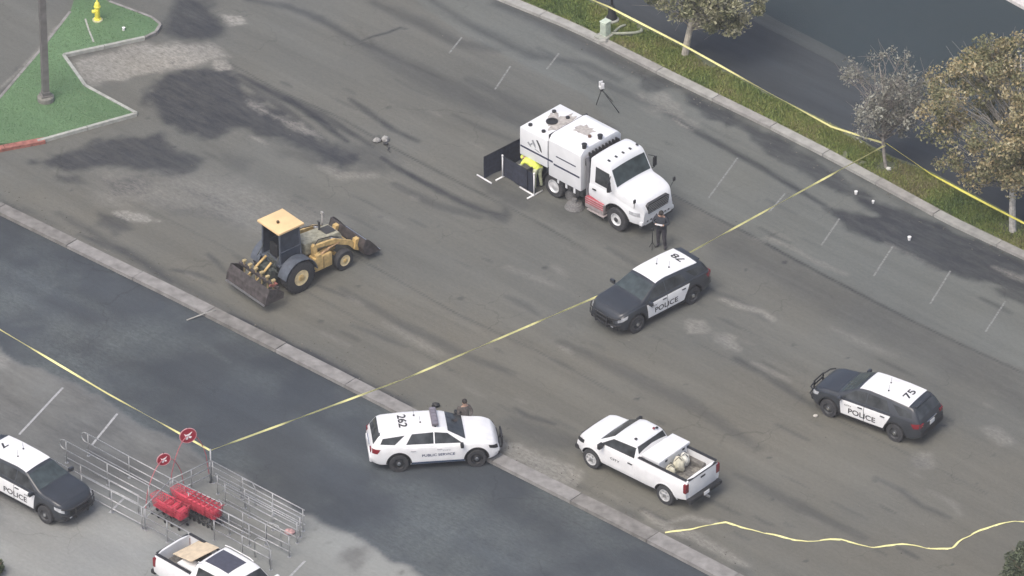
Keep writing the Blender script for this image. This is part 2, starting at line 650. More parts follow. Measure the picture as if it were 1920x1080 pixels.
DARKS = [  # (kind, strength, softness, rough, width, pixels)
    ('poly', 0.95, 0.35, 0.5, 0, [(285, 150), (350, 133), (430, 128), (455, 160), (520, 200), (600, 255), (680, 300), (640, 318), (520, 268), (440, 240), (400, 262), (360, 252), (310, 228), (272, 200)]),
    ('poly', 0.9, 0.35, 0.4, 0, [(330, 0), (395, -5), (405, 30), (430, 60), (400, 75), (340, 72), (300, 55), (325, 30)]),
    ('poly', 0.9, 0.3, 0.4, 0, [(60, 305), (190, 262), (300, 252), (330, 285), (388, 296), (360, 322), (320, 336), (270, 318), (200, 310), (120, 322)]),
    ('poly', 0.7, 0.25, 0.3, 0, [(185, 335), (262, 330), (278, 345), (265, 366), (215, 366)]),
    ('poly', 0.55, 0.2, 0.3, 0, [(100, 328), (150, 330), (160, 345), (120, 345)]),
    ('poly', 0.6, 0.2, 0.3, 0, [(180, 395), (235, 405), (250, 430), (215, 442), (180, 425)]),
    ('poly', 0.5, 0.5, 0.5, 0, [(600, 270), (700, 265), (735, 300), (720, 320), (640, 315), (560, 300), (520, 285)]),
    ('poly', 0.45, 0.2, 0.2, 0, [(335, 350), (400, 365), (450, 395), (420, 390), (360, 365)]),
    ('poly', 0.35, 0.25, 0.3, 0, [(420, 290), (470, 300), (460, 320), (425, 312)]),
    ('line', 0.75, 0.15, 0.2, 0.45, [(447, 140), (500, 168), (553, 193), (600, 225), (650, 265)]),
    ('line', 0.6, 0.12, 0.2, 0.3, [(655, 185), (690, 210), (735, 242), (783, 265)]),
    ('line', 0.7, 0.12, 0.2, 0.35, [(715, 295), (740, 312), (833, 362), (900, 395), (955, 405)]),
    ('line', 0.55, 0.3, 0.3, 0.5, [(860, 375), (920, 400), (945, 412), (950, 390)]),
    ('line', 0.5, 0.2, 0.3, 0.45, [(467, 0), (540, 12), (600, 35), (667, 75), (760, 118), (833, 150)]),
    ('line', 0.35, 0.5, 0.4, 1.3, [(690, 85), (760, 125), (860, 175), (960, 222), (1000, 240)]),
    ('line', 0.5, 0.1, 0.1, 0.18, [(790, 130), (840, 153)]),
    ('line', 0.75, 0.06, 0.05, 0.13, [(682, 75), (700, 68), (725, 62), (750, 52), (762, 54)]),
    ('line', 0.35, 0.3, 0.3, 0.8, [(700, 5), (760, 30), (790, 42), (850, 75), (930, 95)]),
    ('line', 0.45, 0.25, 0.3, 0.5, [(800, -5), (880, 45), (930, 70), (1000, 105), (1100, 120), (1160, 150)]),
    ('line', 0.5, 0.3, 0.3, 0.9, [(930, 5), (1000, 35), (1080, 75), (1150, 112), (1230, 155)]),
    ('poly', 0.75, 0.25, 0.3, 0, [(1178, 135), (1238, 140), (1278, 165), (1215, 168)]),
    ('poly', 0.9, 0.2, 0.3, 0, [(1280, 172), (1350, 200), (1425, 240), (1400, 250), (1350, 225), (1310, 215)]),
    ('poly', 0.85, 0.2, 0.3, 0, [(1381, 227), (1462, 257), (1573, 325), (1640, 372), (1600, 375), (1543, 345), (1447, 294)]),
    ('line', 0.65, 0.12, 0.15, 0.35, [(1255, 215), (1300, 245), (1345, 268), (1420, 310), (1500, 358), (1545, 385)]),
    ('poly', 1.0, 0.2, 0.25, 0, [(1544, 387), (1575, 395), (1640, 405), (1600, 365), (1650, 380), (1700, 395), (1758, 420), (1840, 455), (1925, 488), (1925, 550), (1840, 528), (1758, 507), (1677, 464), (1595, 431)]),
    ('poly', 0.75, 0.2, 0.25, 0, [(1860, 540), (1930, 540), (1930, 570), (1880, 556)]),
    ('line', 0.85, 0.07, 0.06, 0.13, [(1262, 365), (1330, 402), (1400, 437), (1500, 492), (1600, 545), (1700, 597), (1800, 645), (1920, 700)]),
    ('poly', 0.36, 0.8, 0.4, 0, [(1262, 368), (1400, 440), (1620, 556), (1920, 702), (1980, 800), (1720, 670), (1500, 565), (1340, 480)]),
    ('line', 0.4, 0.3, 0.3, 0.5, [(110, 400), (200, 452), (260, 485), (330, 528), (395, 566)]),
    ('line', 0.55, 0.2, 0.3, 0.5, [(150, 440), (230, 470), (280, 500), (320, 528)]),
    ('line', 0.75, 0.2, 0.3, 0.75, [(430, 590), (520, 640), (600, 680), (690, 728), (760, 760)]),
    ('line', 0.5, 0.12, 0.1, 0.22, [(390, 476), (410, 495), (425, 512)]),
    ('line', 0.5, 0.12, 0.1, 0.25, [(320, 505), (360, 512), (375, 520)]),
    ('line', 0.55, 0.1, 0.1, 0.16, [(596, 535), (640, 552), (665, 563)]),
    ('line', 0.4, 0.1, 0.1, 0.16, [(735, 600), (770, 620), (830, 645)]),
    ('line', 0.35, 0.12, 0.1, 0.25, [(660, 610), (700, 625), (760, 650)]),
    ('line', 0.35, 0.15, 0.2, 0.35, [(950, 555), (990, 575), (1010, 590)]),
    ('line', 0.55, 0.12, 0.1, 0.26, [(965, 765), (990, 780), (1040, 795)]),
    ('line', 0.3, 0.4, 0.3, 1.2, [(960, 790), (1020, 820), (1090, 835)]),
    ('line', 0.4, 0.2, 0.2, 0.4, [(1420, 500), (1450, 515), (1500, 540), (1540, 560)]),
    ('line', 0.35, 0.2, 0.2, 0.3, [(1330, 545), (1380, 560), (1440, 600)]),
    ('line', 0.45, 0.2, 0.2, 0.4, [(1380, 672), (1440, 705), (1500, 745), (1530, 765)]),
    ('line', 0.4, 0.15, 0.2, 0.3, [(1640, 895), (1690, 920), (1730, 950), (1780, 970)]),
    ('poly', 0.35, 0.2, 0.2, 0, [(1705, 855), (1740, 860), (1735, 878), (1710, 875)]),
    ('line', 0.3, 0.3, 0.2, 0.6, [(280, 370), (330, 395), (400, 400), (450, 420)]),
    ('poly', 0.35, 0.4, 0.3, 0, [(140, 95), (210, 92), (270, 78), (285, 60), (300, 70), (290, 90), (240, 105), (140, 128)]),
    ('line', 0.55, 0.1, 0.08, 0.16, [(0, 175), (40, 140), (75, 103), (100, 70), (120, 45), (140, 20)]),
    ('poly', 0.45, 0.15, 0.2, 0, [(30, 125), (60, 118), (75, 130), (50, 150), (25, 145)]),
    ('line', 0.5, 0.08, 0.05, 0.16, [(0, 375), (20, 385), (45, 400)]),
    ('poly', 0.35, 0.5, 0.4, 0, [(980, 370), (1080, 378), (1140, 420), (1230, 450), (1240, 480), (1140, 450), (1040, 410)]),
    ('poly', 0.45, 0.4, 0.4, 0, [(900, 330), (985, 365), (1010, 395), (960, 395), (910, 360)]),
    ('line', 0.3, 0.15, 0.15, 0.3, [(980, 270), (900, 240), (850, 215)]),
    ('line', 0.4, 0.15, 0.15, 0.25, [(1140, 465), (1200, 500), (1250, 530)]),
]
DARKS += [
    ('line', 0.5, 0.04, 0.05, 0.10, [(430, 118), (520, 168), (640, 222), (760, 290), (880, 352), (1000, 412), (1100, 470)]),
    ('line', 0.4, 0.04, 0.05, 0.09, [(560, 420), (700, 500), (860, 590), (1000, 655), (1150, 735)]),
    ('line', 0.35, 0.04, 0.06, 0.09, [(1300, 640), (1420, 700), (1540, 772), (1700, 850), (1850, 925)]),
    ('line', 0.3, 0.05, 0.06, 0.09, [(250, 380), (400, 452), (560, 540), (700, 612), (860, 700)]),
    ('line', 0.55, 0.08, 0.12, 0.35, [(560, 190), (640, 238), (700, 275)]),
    ('line', 0.5, 0.10, 0.15, 0.4, [(450, 150), (520, 195), (580, 240), (640, 290)]),
    ('line', 0.4, 0.15, 0.2, 0.5, [(740, 345), (820, 385), (900, 408)]),
    ('line', 0.35, 0.12, 0.2, 0.4, [(1010, 90), (1120, 150), (1240, 205), (1330, 255)]),
    ('line', 0.3, 0.2, 0.3, 0.8, [(880, 150), (980, 200), (1080, 250)]),
    ('line', 0.3, 0.15, 0.25, 0.5, [(640, 540), (740, 600), (860, 660), (960, 700)]),
    ('line', 0.28, 0.2, 0.3, 0.7, [(1050, 640), (1180, 700), (1300, 760), (1420, 840)]),
    ('line', 0.28, 0.15, 0.3, 0.5, [(1380, 890), (1500, 950), (1620, 1010)]),
]
rs = random.Random(3)
for _ in range(120):                     # short tyre scuffs along the lane
    u, v = rs.uniform(250, 1880), rs.uniform(120, 1040)
    l = rs.uniform(15, 70)
    DARKS.append(('line', rs.uniform(0.12, 0.40), 0.06, 0.10, rs.uniform(0.05, 0.25), [(u, v), (u + l * 0.5, v + l * 0.26 + rs.uniform(-2, 2)), (u + l, v + l * 0.5)]))
for _ in range(55):                     # oil drips
    u, v = rs.uniform(0, 1900), rs.uniform(100, 1060)
    DARKS.append(('line', rs.uniform(0.25, 0.7), 0.05, 0.05, rs.uniform(0.08, 0.25), [(u, v), (u + rs.uniform(2, 7), v + rs.uniform(-1, 2))]))
LIGHTS = [
    ('poly', 0.8, 0.25, 0.3, 0, [(125, 118), (180, 100), (270, 82), (400, 82), (430, 105), (400, 118), (310, 128), (220, 150), (165, 160)]),
    ('poly', 0.7, 0.1, 0.2, 0, [(395, 112), (425, 112), (432, 130), (410, 130)]),
    ('poly', 0.8, 0.1, 0.25, 0, [(412, 28), (450, 32), (465, 45), (440, 50), (425, 45)]),
    ('poly', 0.7, 0.1, 0.25, 0, [(215, 400), (240, 392), (275, 402), (300, 415), (275, 420), (235, 410)]),
    ('poly', 0.45, 0.15, 0.3, 0, [(455, 180), (500, 205), (560, 230), (620, 262), (600, 262), (520, 228), (460, 195)]),
    ('line', 0.5, 0.08, 0.2, 0.2, [(470, 255), (500, 270)]),
    ('line', 0.6, 0.06, 0.1, 0.16, [(1260, 220), (1280, 235), (1300, 245)]),
    ('poly', 0.4, 0.2, 0.4, 0, [(1190, 175), (1240, 175), (1290, 210), (1310, 240), (1270, 225), (1210, 195)]),
    ('line', 0.55, 0.12, 0.3, 0.35, [(1350, 560), (1390, 575), (1430, 585), (1450, 600)]),
    ('poly', 0.45, 0.15, 0.4, 0, [(1280, 600), (1320, 598), (1330, 620), (1290, 625)]),
    ('poly', 0.5, 0.15, 0.4, 0, [(1335, 625), (1385, 625), (1385, 655), (1350, 650)]),
    ('line', 0.3, 0.15, 0.3, 0.3, [(1410, 680), (1480, 715)]),
    ('line', 0.28, 0.2, 0.3, 0.35, [(1560, 615), (1620, 645), (1680, 668)]),
    ('poly', 0.35, 0.25, 0.4, 0, [(1840, 800), (1880, 805), (1900, 830), (1870, 840), (1845, 815)]),
    ('poly', 0.3, 0.2, 0.4, 0, [(1700, 850), (1740, 850), (1750, 880), (1720, 880)]),
    ('line', 0.3, 0.15, 0.3, 0.3, [(1740, 920), (1790, 945), (1800, 965)]),
    ('poly', 0.55, 0.2, 0.4, 0, [(940, 830), (985, 835), (1040, 860), (1090, 885), (1080, 915), (1010, 890), (950, 860)]),
    ('line', 0.5, 0.15, 0.3, 0.5, [(1210, 962), (1250, 990), (1300, 1005), (1345, 1030), (1400, 1060)]),
    ('line', 0.45, 0.12, 0.3, 0.3, [(1235, 985), (1290, 970), (1340, 980)]),
    ('line', 0.3, 0.2, 0.3, 0.3, [(720, 605), (790, 645), (830, 665)]),
    ('line', 0.28, 0.2, 0.3, 0.35, [(950, 500), (1000, 520), (1050, 540)]),
    ('line', 0.3, 0.2, 0.3, 0.3, [(1040, 500), (1060, 520)]),
    ('line', 0.35, 0.12, 0.3, 0.25, [(1435, 445), (1480, 462), (1530, 490), (1590, 515)]),
    ('line', 0.3, 0.1, 0.2, 0.2, [(1660, 455), (1710, 478), (1760, 505)]),
    ('line', 0.4, 0.15, 0.3, 0.35, [(1862, 500), (1920, 525)]),
    ('line', 0.3, 0.15, 0.3, 0.3, [(230, 330), (290, 345), (330, 350)]),
    ('line', 0.35, 0.2, 0.3, 0.6, [(700, 330), (640, 330), (600, 310)]),
    ('line', 0.6, 0.08, 0.15, 0.14, [(0, 165), (30, 138), (62, 105), (85, 78), (105, 50)]),
    ('poly', 0.35, 0.8, 0.5, 0, [(180, 330), (420, 330), (640, 420), (560, 470), (380, 400), (200, 380)]),
]
for _ in range(45):
    u, v = rs.uniform(250, 1880), rs.uniform(100, 1050)
    l = rs.uniform(10, 60)
    LIGHTS.append(('line', rs.uniform(0.1, 0.3), 0.1, 0.25, rs.uniform(0.08, 0.3), [(u, v), (u + l, v + l * 0.5)]))
COOLS = [
    ('poly', 0.9, 0.15, 0.1, 0, [(900, -10), (960, 12), (1180, 130), (1440, 241), (1662, 358), (1920, 488), (1990, 540), (1990, 740), (1920, 695), (1700, 595), (1500, 490), (1330, 400), (1262, 365), (1100, 180), (860, 60), (760, -10)]),
]
WARMS = [
    ('poly', 0.7, 1.5, 0.8, 0, [(0, 330), (400, 420), (900, 600), (1500, 700), (1960, 860), (1960, 1110), (1300, 1060), (600, 680), (0, 380)]),
    ('poly', 0.8, 0.25, 0.3, 0, [(125, 118), (180, 100), (300, 82), (320, 120), (220, 150), (165, 160)]),
]


def lot_fields(X, Y):
    F = {n: np.zeros(X.shape) for n in ('dk', 'lt', 'warm', 'cool')}
    for i, (k, v, s, r, wd, px) in enumerate(DARKS):
        stain(F['dk'], X, Y, k, min(1, v * (1.35 if k == 'line' else 1.0)), s, px, wd, r, 0, i)
    for i, (k, v, s, r, wd, px) in enumerate(LIGHTS):
        stain(F['lt'], X, Y, k, min(1, v * 1.25), s, px, wd, r, 0, i + 40)
    for i, (k, v, s, r, wd, px) in enumerate(COOLS):
        stain(F['cool'], X, Y, k, v, s, px, wd, r, 0, i + 70)
    for i, (k, v, s, r, wd, px) in enumerate(WARMS):
        stain(F['warm'], X, Y, k, v, s, px, wd, r, 0, i + 80)
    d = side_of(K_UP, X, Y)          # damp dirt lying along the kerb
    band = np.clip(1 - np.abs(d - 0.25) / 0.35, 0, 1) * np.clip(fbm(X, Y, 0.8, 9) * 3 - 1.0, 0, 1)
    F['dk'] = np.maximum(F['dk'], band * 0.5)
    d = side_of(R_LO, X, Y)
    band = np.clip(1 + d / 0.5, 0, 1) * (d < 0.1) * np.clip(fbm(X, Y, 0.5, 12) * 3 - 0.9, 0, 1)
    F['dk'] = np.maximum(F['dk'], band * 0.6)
    return F


LOTM = asphalt('old_grey_asphalt', (0.1255, 0.1295, 0.119), (0.036, 0.040, 0.047), (0.29, 0.285, 0.262), 0.13, 0.09, 0.2)
ROADM = asphalt('dark_road_asphalt', (0.056, 0.066, 0.077), (0.038, 0.045, 0.054), (0.125, 0.145, 0.145), 0.10, 0.16, pale=((0.288, 0.300, 0.284), (0.105, 0.108, 0.107), (0.29, 0.29, 0.28)))
STREETM = asphalt('dark_street_asphalt', (0.034, 0.048, 0.056), (0.05, 0.056, 0.068), (0.10, 0.10, 0.10), 0.03, 0.03, 0.05)
SHOULDM = asphalt('street_shoulder_asphalt', (0.048, 0.056, 0.064), (0.045, 0.048, 0.06), (0.12, 0.122, 0.12), 0.22, 0.15, 0.1)
TURFM = asphalt('green_turf', (0.11, 0.19, 0.10), (0.07, 0.12, 0.06), (0.2, 0.22, 0.14), 0.10, 0.2, 0.12)
VERGEM = asphalt('verge_soil', (0.135, 0.15, 0.09), (0.05, 0.05, 0.035), (0.22, 0.19, 0.15), 0.2, 0.2, 0.3)
GROUNDM = asphalt('far_ground_asphalt', (0.12, 0.124, 0.115), (0.056, 0.060, 0.068), (0.245, 0.24, 0.222))

me = bpy.data.meshes.new('ground')
me.from_pydata([(-900, -900, -0.2), (900, -900, -0.2), (900, 900, -0.2), (-900, 900, -0.2)], [], [(0, 1, 2, 3)])
tag(link('ground', me, GROUNDM), kind='structure')

lot = grid_mesh('parking_lot', -30, 30, -30, 30, 0.105, lambda x, y: x * 0,
                lambda x, y: (side_of(K_LO, x, y) > 0.12) & (side_of(R_UP, x, y) < 0.5), lot_fields, LOTM)

# kerb side wall of the upper lot is closed by the kerb stones; road and lower lot 13 cm lower
RD = [
    ('line', 0.5, 0.3, 0.3, 0.5, [(0, 480), (80, 520), (180, 580)]),
    ('poly', 0.6, 0.8, 0.6, 0, [(0, 420), (90, 440), (200, 510), (180, 540), (60, 480), (0, 470)]),
    ('poly', 0.6, 0.8, 0.6, 0, [(80, 640), (170, 640), (180, 690), (120, 700), (80, 670)]),
    ('poly', 0.55, 1.0, 0.6, 0, [(380, 570), (500, 640), (620, 720), (600, 780), (480, 700), (360, 610)]),
    ('poly', 0.5, 1.0, 0.6, 0, [(600, 900), (700, 900), (720, 960), (650, 985), (590, 950)]),
    ('poly', 0.5, 1.0, 0.6, 0, [(930, 880), (1100, 980), (1300, 1080), (1100, 1080), (960, 960)]),
    ('line', 0.35, 0.2, 0.3, 0.5, [(860, 1000), (960, 1040), (1060, 1090)]),
]
RL = [
    ('poly', 0.45, 0.6, 0.7, 0, [(30, 500), (110, 490), (140, 530), (80, 560), (30, 540)]),
    ('line', 0.4, 0.3, 0.5, 0.5, [(60, 530), (150, 560), (240, 610)]),
    ('line', 0.5, 0.12, 0.2, 0.25, [(330, 620), (380, 645), (430, 680)]),
    ('line', 0.35, 0.2, 0.3, 0.5, [(30, 608), (90, 605)]),
    ('poly', 0.35, 0.8, 0.7, 0, [(180, 680), (260, 690), (300, 730), (220, 740)]),
    ('poly', 0.4, 0.8, 0.7, 0, [(450, 690), (520, 700), (500, 740), (440, 720)]),
    ('poly', 0.5, 0.6, 0.6, 0, [(700, 905), (800, 900), (870, 950), (780, 960)]),
    ('line', 0.3, 0.4, 0.5, 0.8, [(560, 780), (640, 850), (720, 880)]),
    ('poly', 0.35, 0.8, 0.7, 0, [(740, 970), (900, 980), (1000, 1060), (860, 1060)]),
    ('line', 0.4, 0.12, 0.2, 0.2, [(230, 715), (280, 730)]),
]


def road_fields(X, Y):
    F = {n: np.zeros(X.shape) for n in ('dk', 'lt', 'warm', 'cool')}
    for i, (k, v, s, r, wd, px) in enumerate(RD):
        stain(F['dk'], X, Y, k, v, s, px, wd, r, ROADZ, i)
    for i, (k, v, s, r, wd, px) in enumerate(RL):
        stain(F['lt'], X, Y, k, v, s, px, wd, r, ROADZ, i + 20)
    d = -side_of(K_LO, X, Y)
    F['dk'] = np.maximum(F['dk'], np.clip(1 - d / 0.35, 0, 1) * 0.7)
    F['warm'] = np.clip(fbm(X, Y, 0.25, 31) * 3 - 1.4, 0, 1) * 0.5
    F['lt'] = np.maximum(F['lt'], np.clip(fbm(X, Y, 0.35, 33) * 3.4 - 1.6, 0, 1) * 0.7)
    return F


LLD = [
    ('poly', 0.75, 0.35, 0.4, 0, [(650, 1030), (690, 1015), (700, 1035), (665, 1065), (635, 1055)]),
    ('poly', 0.6, 0.5, 0.4, 0, [(20, 700), (75, 700), (80, 725), (40, 740), (10, 725)]),
    ('poly', 0.6, 0.4, 0.3, 0, [(125, 755), (185, 755), (180, 775), (140, 785)]),
    ('poly', 0.5, 0.5, 0.3, 0, [(360, 870), (470, 960), (520, 1010), (440, 1030), (330, 990), (290, 930)]),
    ('line', 0.4, 0.2, 0.2, 0.4, [(250, 850), (320, 900)]),
    ('line', 0.85, 0.06, 0.05, 0.25, [(750, 1076), (756, 1070)]),
    ('line', 0.6, 0.08, 0.1, 0.2, [(588, 994), (594, 990)]),
    ('line', 0.6, 0.06, 0.1, 0.2, [(568, 1010), (574, 1008)]),
    ('line', 0.4, 0.06, 0.1, 0.2, [(612, 1018), (620, 1018)]),
]


def lower_fields(X, Y):
    F = {n: np.zeros(X.shape) for n in ('dk', 'lt', 'warm', 'cool')}
    # the far rows of this lot were resealed: dark near the road, bare and pale nearer
    a, b = G2(250, 1000, ROADZ), G2(120, 700, ROADZ)
    ux, uy = b[0] - a[0], b[1] - a[1]
    L2 = ux * ux + uy * uy
    t = ((X - a[0]) * ux + (Y - a[1]) * uy) / L2
    u = X * math.cos(LANG) + Y * math.sin(LANG)
    p = G2(430, 900, ROADZ)
    u0 = p[0] * math.cos(LANG) + p[1] * math.sin(LANG)
    f = np.clip((t - 0.05) / 0.30, 0, 1) * np.clip(1 - (u - u0) / 2.6, 0, 1)
    F['dk'] = np.clip(f * (0.80 + 0.9 * (fbm(X, Y, 0.5, 50) - 0.45)), 0, 1)
    for i, (k, v, s, r, wd, px) in enumerate(LLD):
        stain(F['dk'], X, Y, k, v, s, px, wd, r, ROADZ, i)
    stain(F['lt'], X, Y, 'poly', 0.6, 0.4, [(-10, 640), (40, 650), (45, 670), (-10, 690)], 0, 0.4, ROADZ, 3)
    stain(F['lt'], X, Y, 'poly', 0.4, 0.5, [(-10, 900), (300, 985), (270, 1090), (-10, 1090)], 0, 0.4, ROADZ, 4)
    F['cool'] = np.full(X.shape, 0.25)
    return F


def low_fields(X, Y):
    R, L_ = road_fields(X, Y), lower_fields(X, Y)
    d = -side_of(ROADL, X, Y) + (fbm(X, Y, 0.9, 60) - 0.5) * 0.7
    p = np.clip(d / 0.3 + 0.5, 0, 1)
    F = {n: R[n] * (1 - p) + L_[n] * p for n in R}
    F['pale'] = p
    return F


split = lambda x, y: side_of(ROADL, x, y) > 0.5
grid_mesh('road', -30, 30, -30, 30, 0.14, lambda x, y: x * 0 + ROADZ,
          lambda x, y: (side_of(K_LO, x, y) < 0.35) & split(x, y), low_fields, ROADM)
grid_mesh('lower_parking_lot', -30, 30, -30, 30, 0.14, lambda x, y: x * 0 + ROADZ,
          lambda x, y: (side_of(K_LO, x, y) < 0.35) & ~split(x, y) & (y < 12), low_fields, ROADM)


def strip(name, A, B, z, m, kind='structure', thick=None):
    """flat strip between two polylines of ground points"""
    n = 60
    def res(P):
        P = [Vector((p[0], p[1], 0)) for p in P]
        L = [0]
        for a, b in zip(P, P[1:]):
            L.append(L[-1] + (b - a).length)
        out = []
        for i in range(n + 1):
            s = L[-1] * i / n
            for k in range(len(P) - 1):
                if L[k + 1] >= s - 1e-6:
                    out.append(P[k].lerp(P[k + 1], (s - L[k]) / max(1e-6, L[k + 1] - L[k])))
                    break
        return out
    a, b = res(A), res(B)
    bm = BM()
    va = [bm.verts.new((p.x, p.y, z)) for p in a]
    vb = [bm.verts.new((p.x, p.y, z)) for p in b]
    for i in range(n):
        bm.faces.new((va[i], va[i + 1], vb[i + 1], vb[i]))
    o = bobj(name, bm, m)
    o['kind'] = kind
    return o


# street and its shoulder beyond the verge
def shift(P, d):
    a = LANG
    return [(p[0] - math.sin(a) * d, p[1] + math.cos(a) * d) for p in P]


STREET_E = extend([G2(*p) for p in [(1300, -30), (1380, 8), (1440, 41), (1515, 78), (1565, 108), (1635, 138), (1690, 161), (1740, 183), (1800, 215), (1920, 280)]])
strip('street_shoulder', shift(V_FAR, -0.3), shift(STREET_E, 0.15), 0.006, SHOULDM)
strip('far_street', STREET_E, shift(STREET_E, 60), 0.012, STREETM)
SH2 = [G2(*p, 0.006) for p in [(1360, 8), (1440, 55), (1530, 100), (1600, 140), (1700, 195), (1800, 250), (1960, 335)]]
strip('concrete_gutter', extend(SH2), shift(extend(SH2), 0.75), 0.018, asphalt('gutter_concrete', (0.07, 0.08, 0.083), (0.07, 0.07, 0.07), (0.13, 0.13, 0.12), 0.2, 0.1))
MI = extend([G2(*p) for p in [(1870, -8), (1885, 0), (1925, 22), (1960, 40)]], 15)


def slab_strip(name, A, B, z0, z1, m, parent=None):
    bm = BM()
    n = len(A)
    rows = []
    for P, z in ((A, z0), (A, z1), (B, z1), (B, z0)):
        rows.append([bm.verts.new((p[0], p[1], z)) for p in P])
    for r in range(4):
        q = rows[(r + 1) % 4]
        for i in range(n - 1):
            bm.faces.new((rows[r][i], rows[r][i + 1], q[i + 1], q[i]))
    bm.faces.new([rows[r][0] for r in range(4)][::-1])
    bm.faces.new([rows[r][-1] for r in range(4)])
    bmesh.ops.recalc_face_normals(bm, faces=bm.faces)
    return bobj(name, bm, m, parent)


tag(slab_strip('far_kerb', MI, shift(MI, 0.45), 0.0, 0.16, mat('bright_kerb', (0.6, 0.58, 0.56), 0.8)), kind='structure')

# verge
def at_u(P, u):
    a = LANG
    cu = [p[0] * math.cos(a) + p[1] * math.sin(a) for p in P]
    cv = [-p[0] * math.sin(a) + p[1] * math.cos(a) for p in P]
    o = np.argsort(cu)
    v = float(np.interp(u, np.array(cu)[o], np.array(cv)[o]))
    return (u * math.cos(a) - v * math.sin(a), u * math.sin(a) + v * math.cos(a))


US = np.linspace(-45, 45, 91)
VA = [at_u(R_UP, u) for u in US]
VB = [at_u(V_FAR, u) for u in US]
verge = slab_strip('grass_verge', VA, VB, -0.05, 0.115, VERGEM)
verge['kind'] = 'structure'


def blades(name, n, pick, hmin, hmax, cols, kind='stuff', seed=1, width=0.03, lean=0.5):
    rg = np.random.RandomState(seed)
    pts = pick(n, rg)
    n = len(pts)
    h = rg.uniform(hmin, hmax, n)
    an = rg.uniform(0, 2 * PI, n)
    wv = width * rg.uniform(0.6, 1.5, n)
    ln = rg.uniform(0.1, lean, n) * h
    la = rg.uniform(0, 2 * PI, n)
    co = np.zeros((n, 3, 3))
    co[:, 0] = pts + np.stack([np.cos(an) * wv, np.sin(an) * wv, np.zeros(n)], -1)
    co[:, 1] = pts - np.stack([np.cos(an) * wv, np.sin(an) * wv, np.zeros(n)], -1)
    co[:, 2] = pts + np.stack([np.cos(la) * ln, np.sin(la) * ln, h], -1)
    me = bpy.data.meshes.new(name)
    me.from_pydata(co.reshape(-1, 3).tolist(), [], np.arange(n * 3).reshape(n, 3).tolist())
    a = me.attributes.new('tone', 'FLOAT', 'FACE')
    a.data.foreach_set('value', tone_of(pts, rg).astype(np.float32))
    o = link(name, me, leafmat(name + '_leaf', cols))
    o['kind'] = kind
    return o


def tone_of(pts, rg):
    return np.clip(fbm(pts[:, 0], pts[:, 1], 0.7, 90) * 1.7 - 0.35 + rg.normal(0, 0.16, len(pts)), 0, 1)


def leafmat(name, cols):
    if name in MATS:
        return MATS[name]
    m = bpy.data.materials.new(name)
    m.use_nodes = True
    t = m.node_tree
    b = t.nodes['Principled BSDF']
    b.inputs['Roughness'].default_value = 0.6
    b.inputs['Specular IOR Level'].default_value = 0.35
    a = t.nodes.new('ShaderNodeAttribute')
    a.attribute_name = 'tone'
    r = t.nodes.new('ShaderNodeValToRGB')
    els = r.color_ramp.elements
    els[0].position, els[0].color = 0, (*cols[0], 1)
    els[1].position, els[1].color = 1, (*cols[-1], 1)
    for i, c in enumerate(cols[1:-1]):
        e = els.new((i + 1) / (len(cols) - 1))
        e.color = (*c, 1)
    t.links.new(a.outputs['Fac'], r.inputs[0])
    t.links.new(r.outputs[0], b.inputs['Base Color'])
    MATS[name] = m
    return m


def pick_verge(n, rg):
    k = int(n * 1.0)
    u = rg.uniform(-32, 30, k)
    s = rg.uniform(0.03, 0.9, k)
    A = np.array([at_u(R_UP, x) for x in np.linspace(-32, 30, 200)])
    B = np.array([at_u(V_FAR, x) for x in np.linspace(-32, 30, 200)])
    g = np.linspace(-32, 30, 200)
    ax, ay = np.interp(u, g, A[:, 0]), np.interp(u, g, A[:, 1])
    bx, by = np.interp(u, g, B[:, 0]), np.interp(u, g, B[:, 1])
    x, y = ax + (bx - ax) * s, ay + (by - ay) * s
    d = fbm(x, y, 0.6, 77) + 0.25 * fbm(x, y, 3, 78)
    keep = d > 0.34 + 0.22 * np.clip((s - 0.72) / 0.2, 0, 1)
    t1, t3 = G2(1662, 316), G2(1900, 432)
    for tx, ty in (t1, t3):
        keep &= np.hypot(x - tx, y - ty) > rg.uniform(0.25, 1.0, k)
    return np.stack([x[keep], y[keep], np.full(keep.sum(), 0.11)], -1)


blades('verge_grass', 150000, pick_verge, 0.03, 0.15, [(0.09, 0.14, 0.05), (0.14, 0.20, 0.06), (0.19, 0.235, 0.07), (0.235, 0.26, 0.085), (0.22, 0.20, 0.11)], seed=3, width=0.028, lean=0.9)

# ------------------------------------------------------------------ kerbs, stone by stone
def kerb(name, A, B, z0, z1, seg, m, mjit, u0=-34, u1=34, gap=0.03, jit=0.01, pname='kerb_stone'):
    root = bpy.data.objects.new(name, None)
    COL.objects.link(root)
    root['kind'] = 'structure'
    rg = random.Random(len(name))
    u = u0
    while u < u1:
        s = seg * rg.uniform(0.92, 1.08)
        us = [u + gap / 2, u + s / 3, u + 2 * s / 3, u + s - gap / 2]
        dz = rg.uniform(-jit, jit)
        slab_strip(pname, [at_u(A, x) for x in us], [at_u(B, x) for x in us], z0, z1 + dz, rg.choice(mjit), root)
        u += s
    return root


kerb('median_kerb', K_LO, shift(K_UP, 0.02), -0.22, 0.03, 3.75, CONC, [CONC, CONC, CONCD], -45, 45)
kerb('verge_kerb', R_LO, R_UP, -0.05, 0.14, 3.0, CONCL, [CONCL, CONCL, mat('pale_concrete_b', (0.29, 0.285, 0.27), 0.9, 0, 0, 0.2, 3, 0.3)], -45, 45)

# turf island
ISL = [G2(*p) for p in [(-120, 330), (-40, 286), (0, 274), (70, 268), (256, 217), (160, 165), (119, 107), (270, 74), (292, 62), (300, 48), (285, 38), (259, 28), (205, 8), (175, -10), (150, -25), (141, -4), (132, 26), (76, 98), (0, 187), (-60, 255)]]


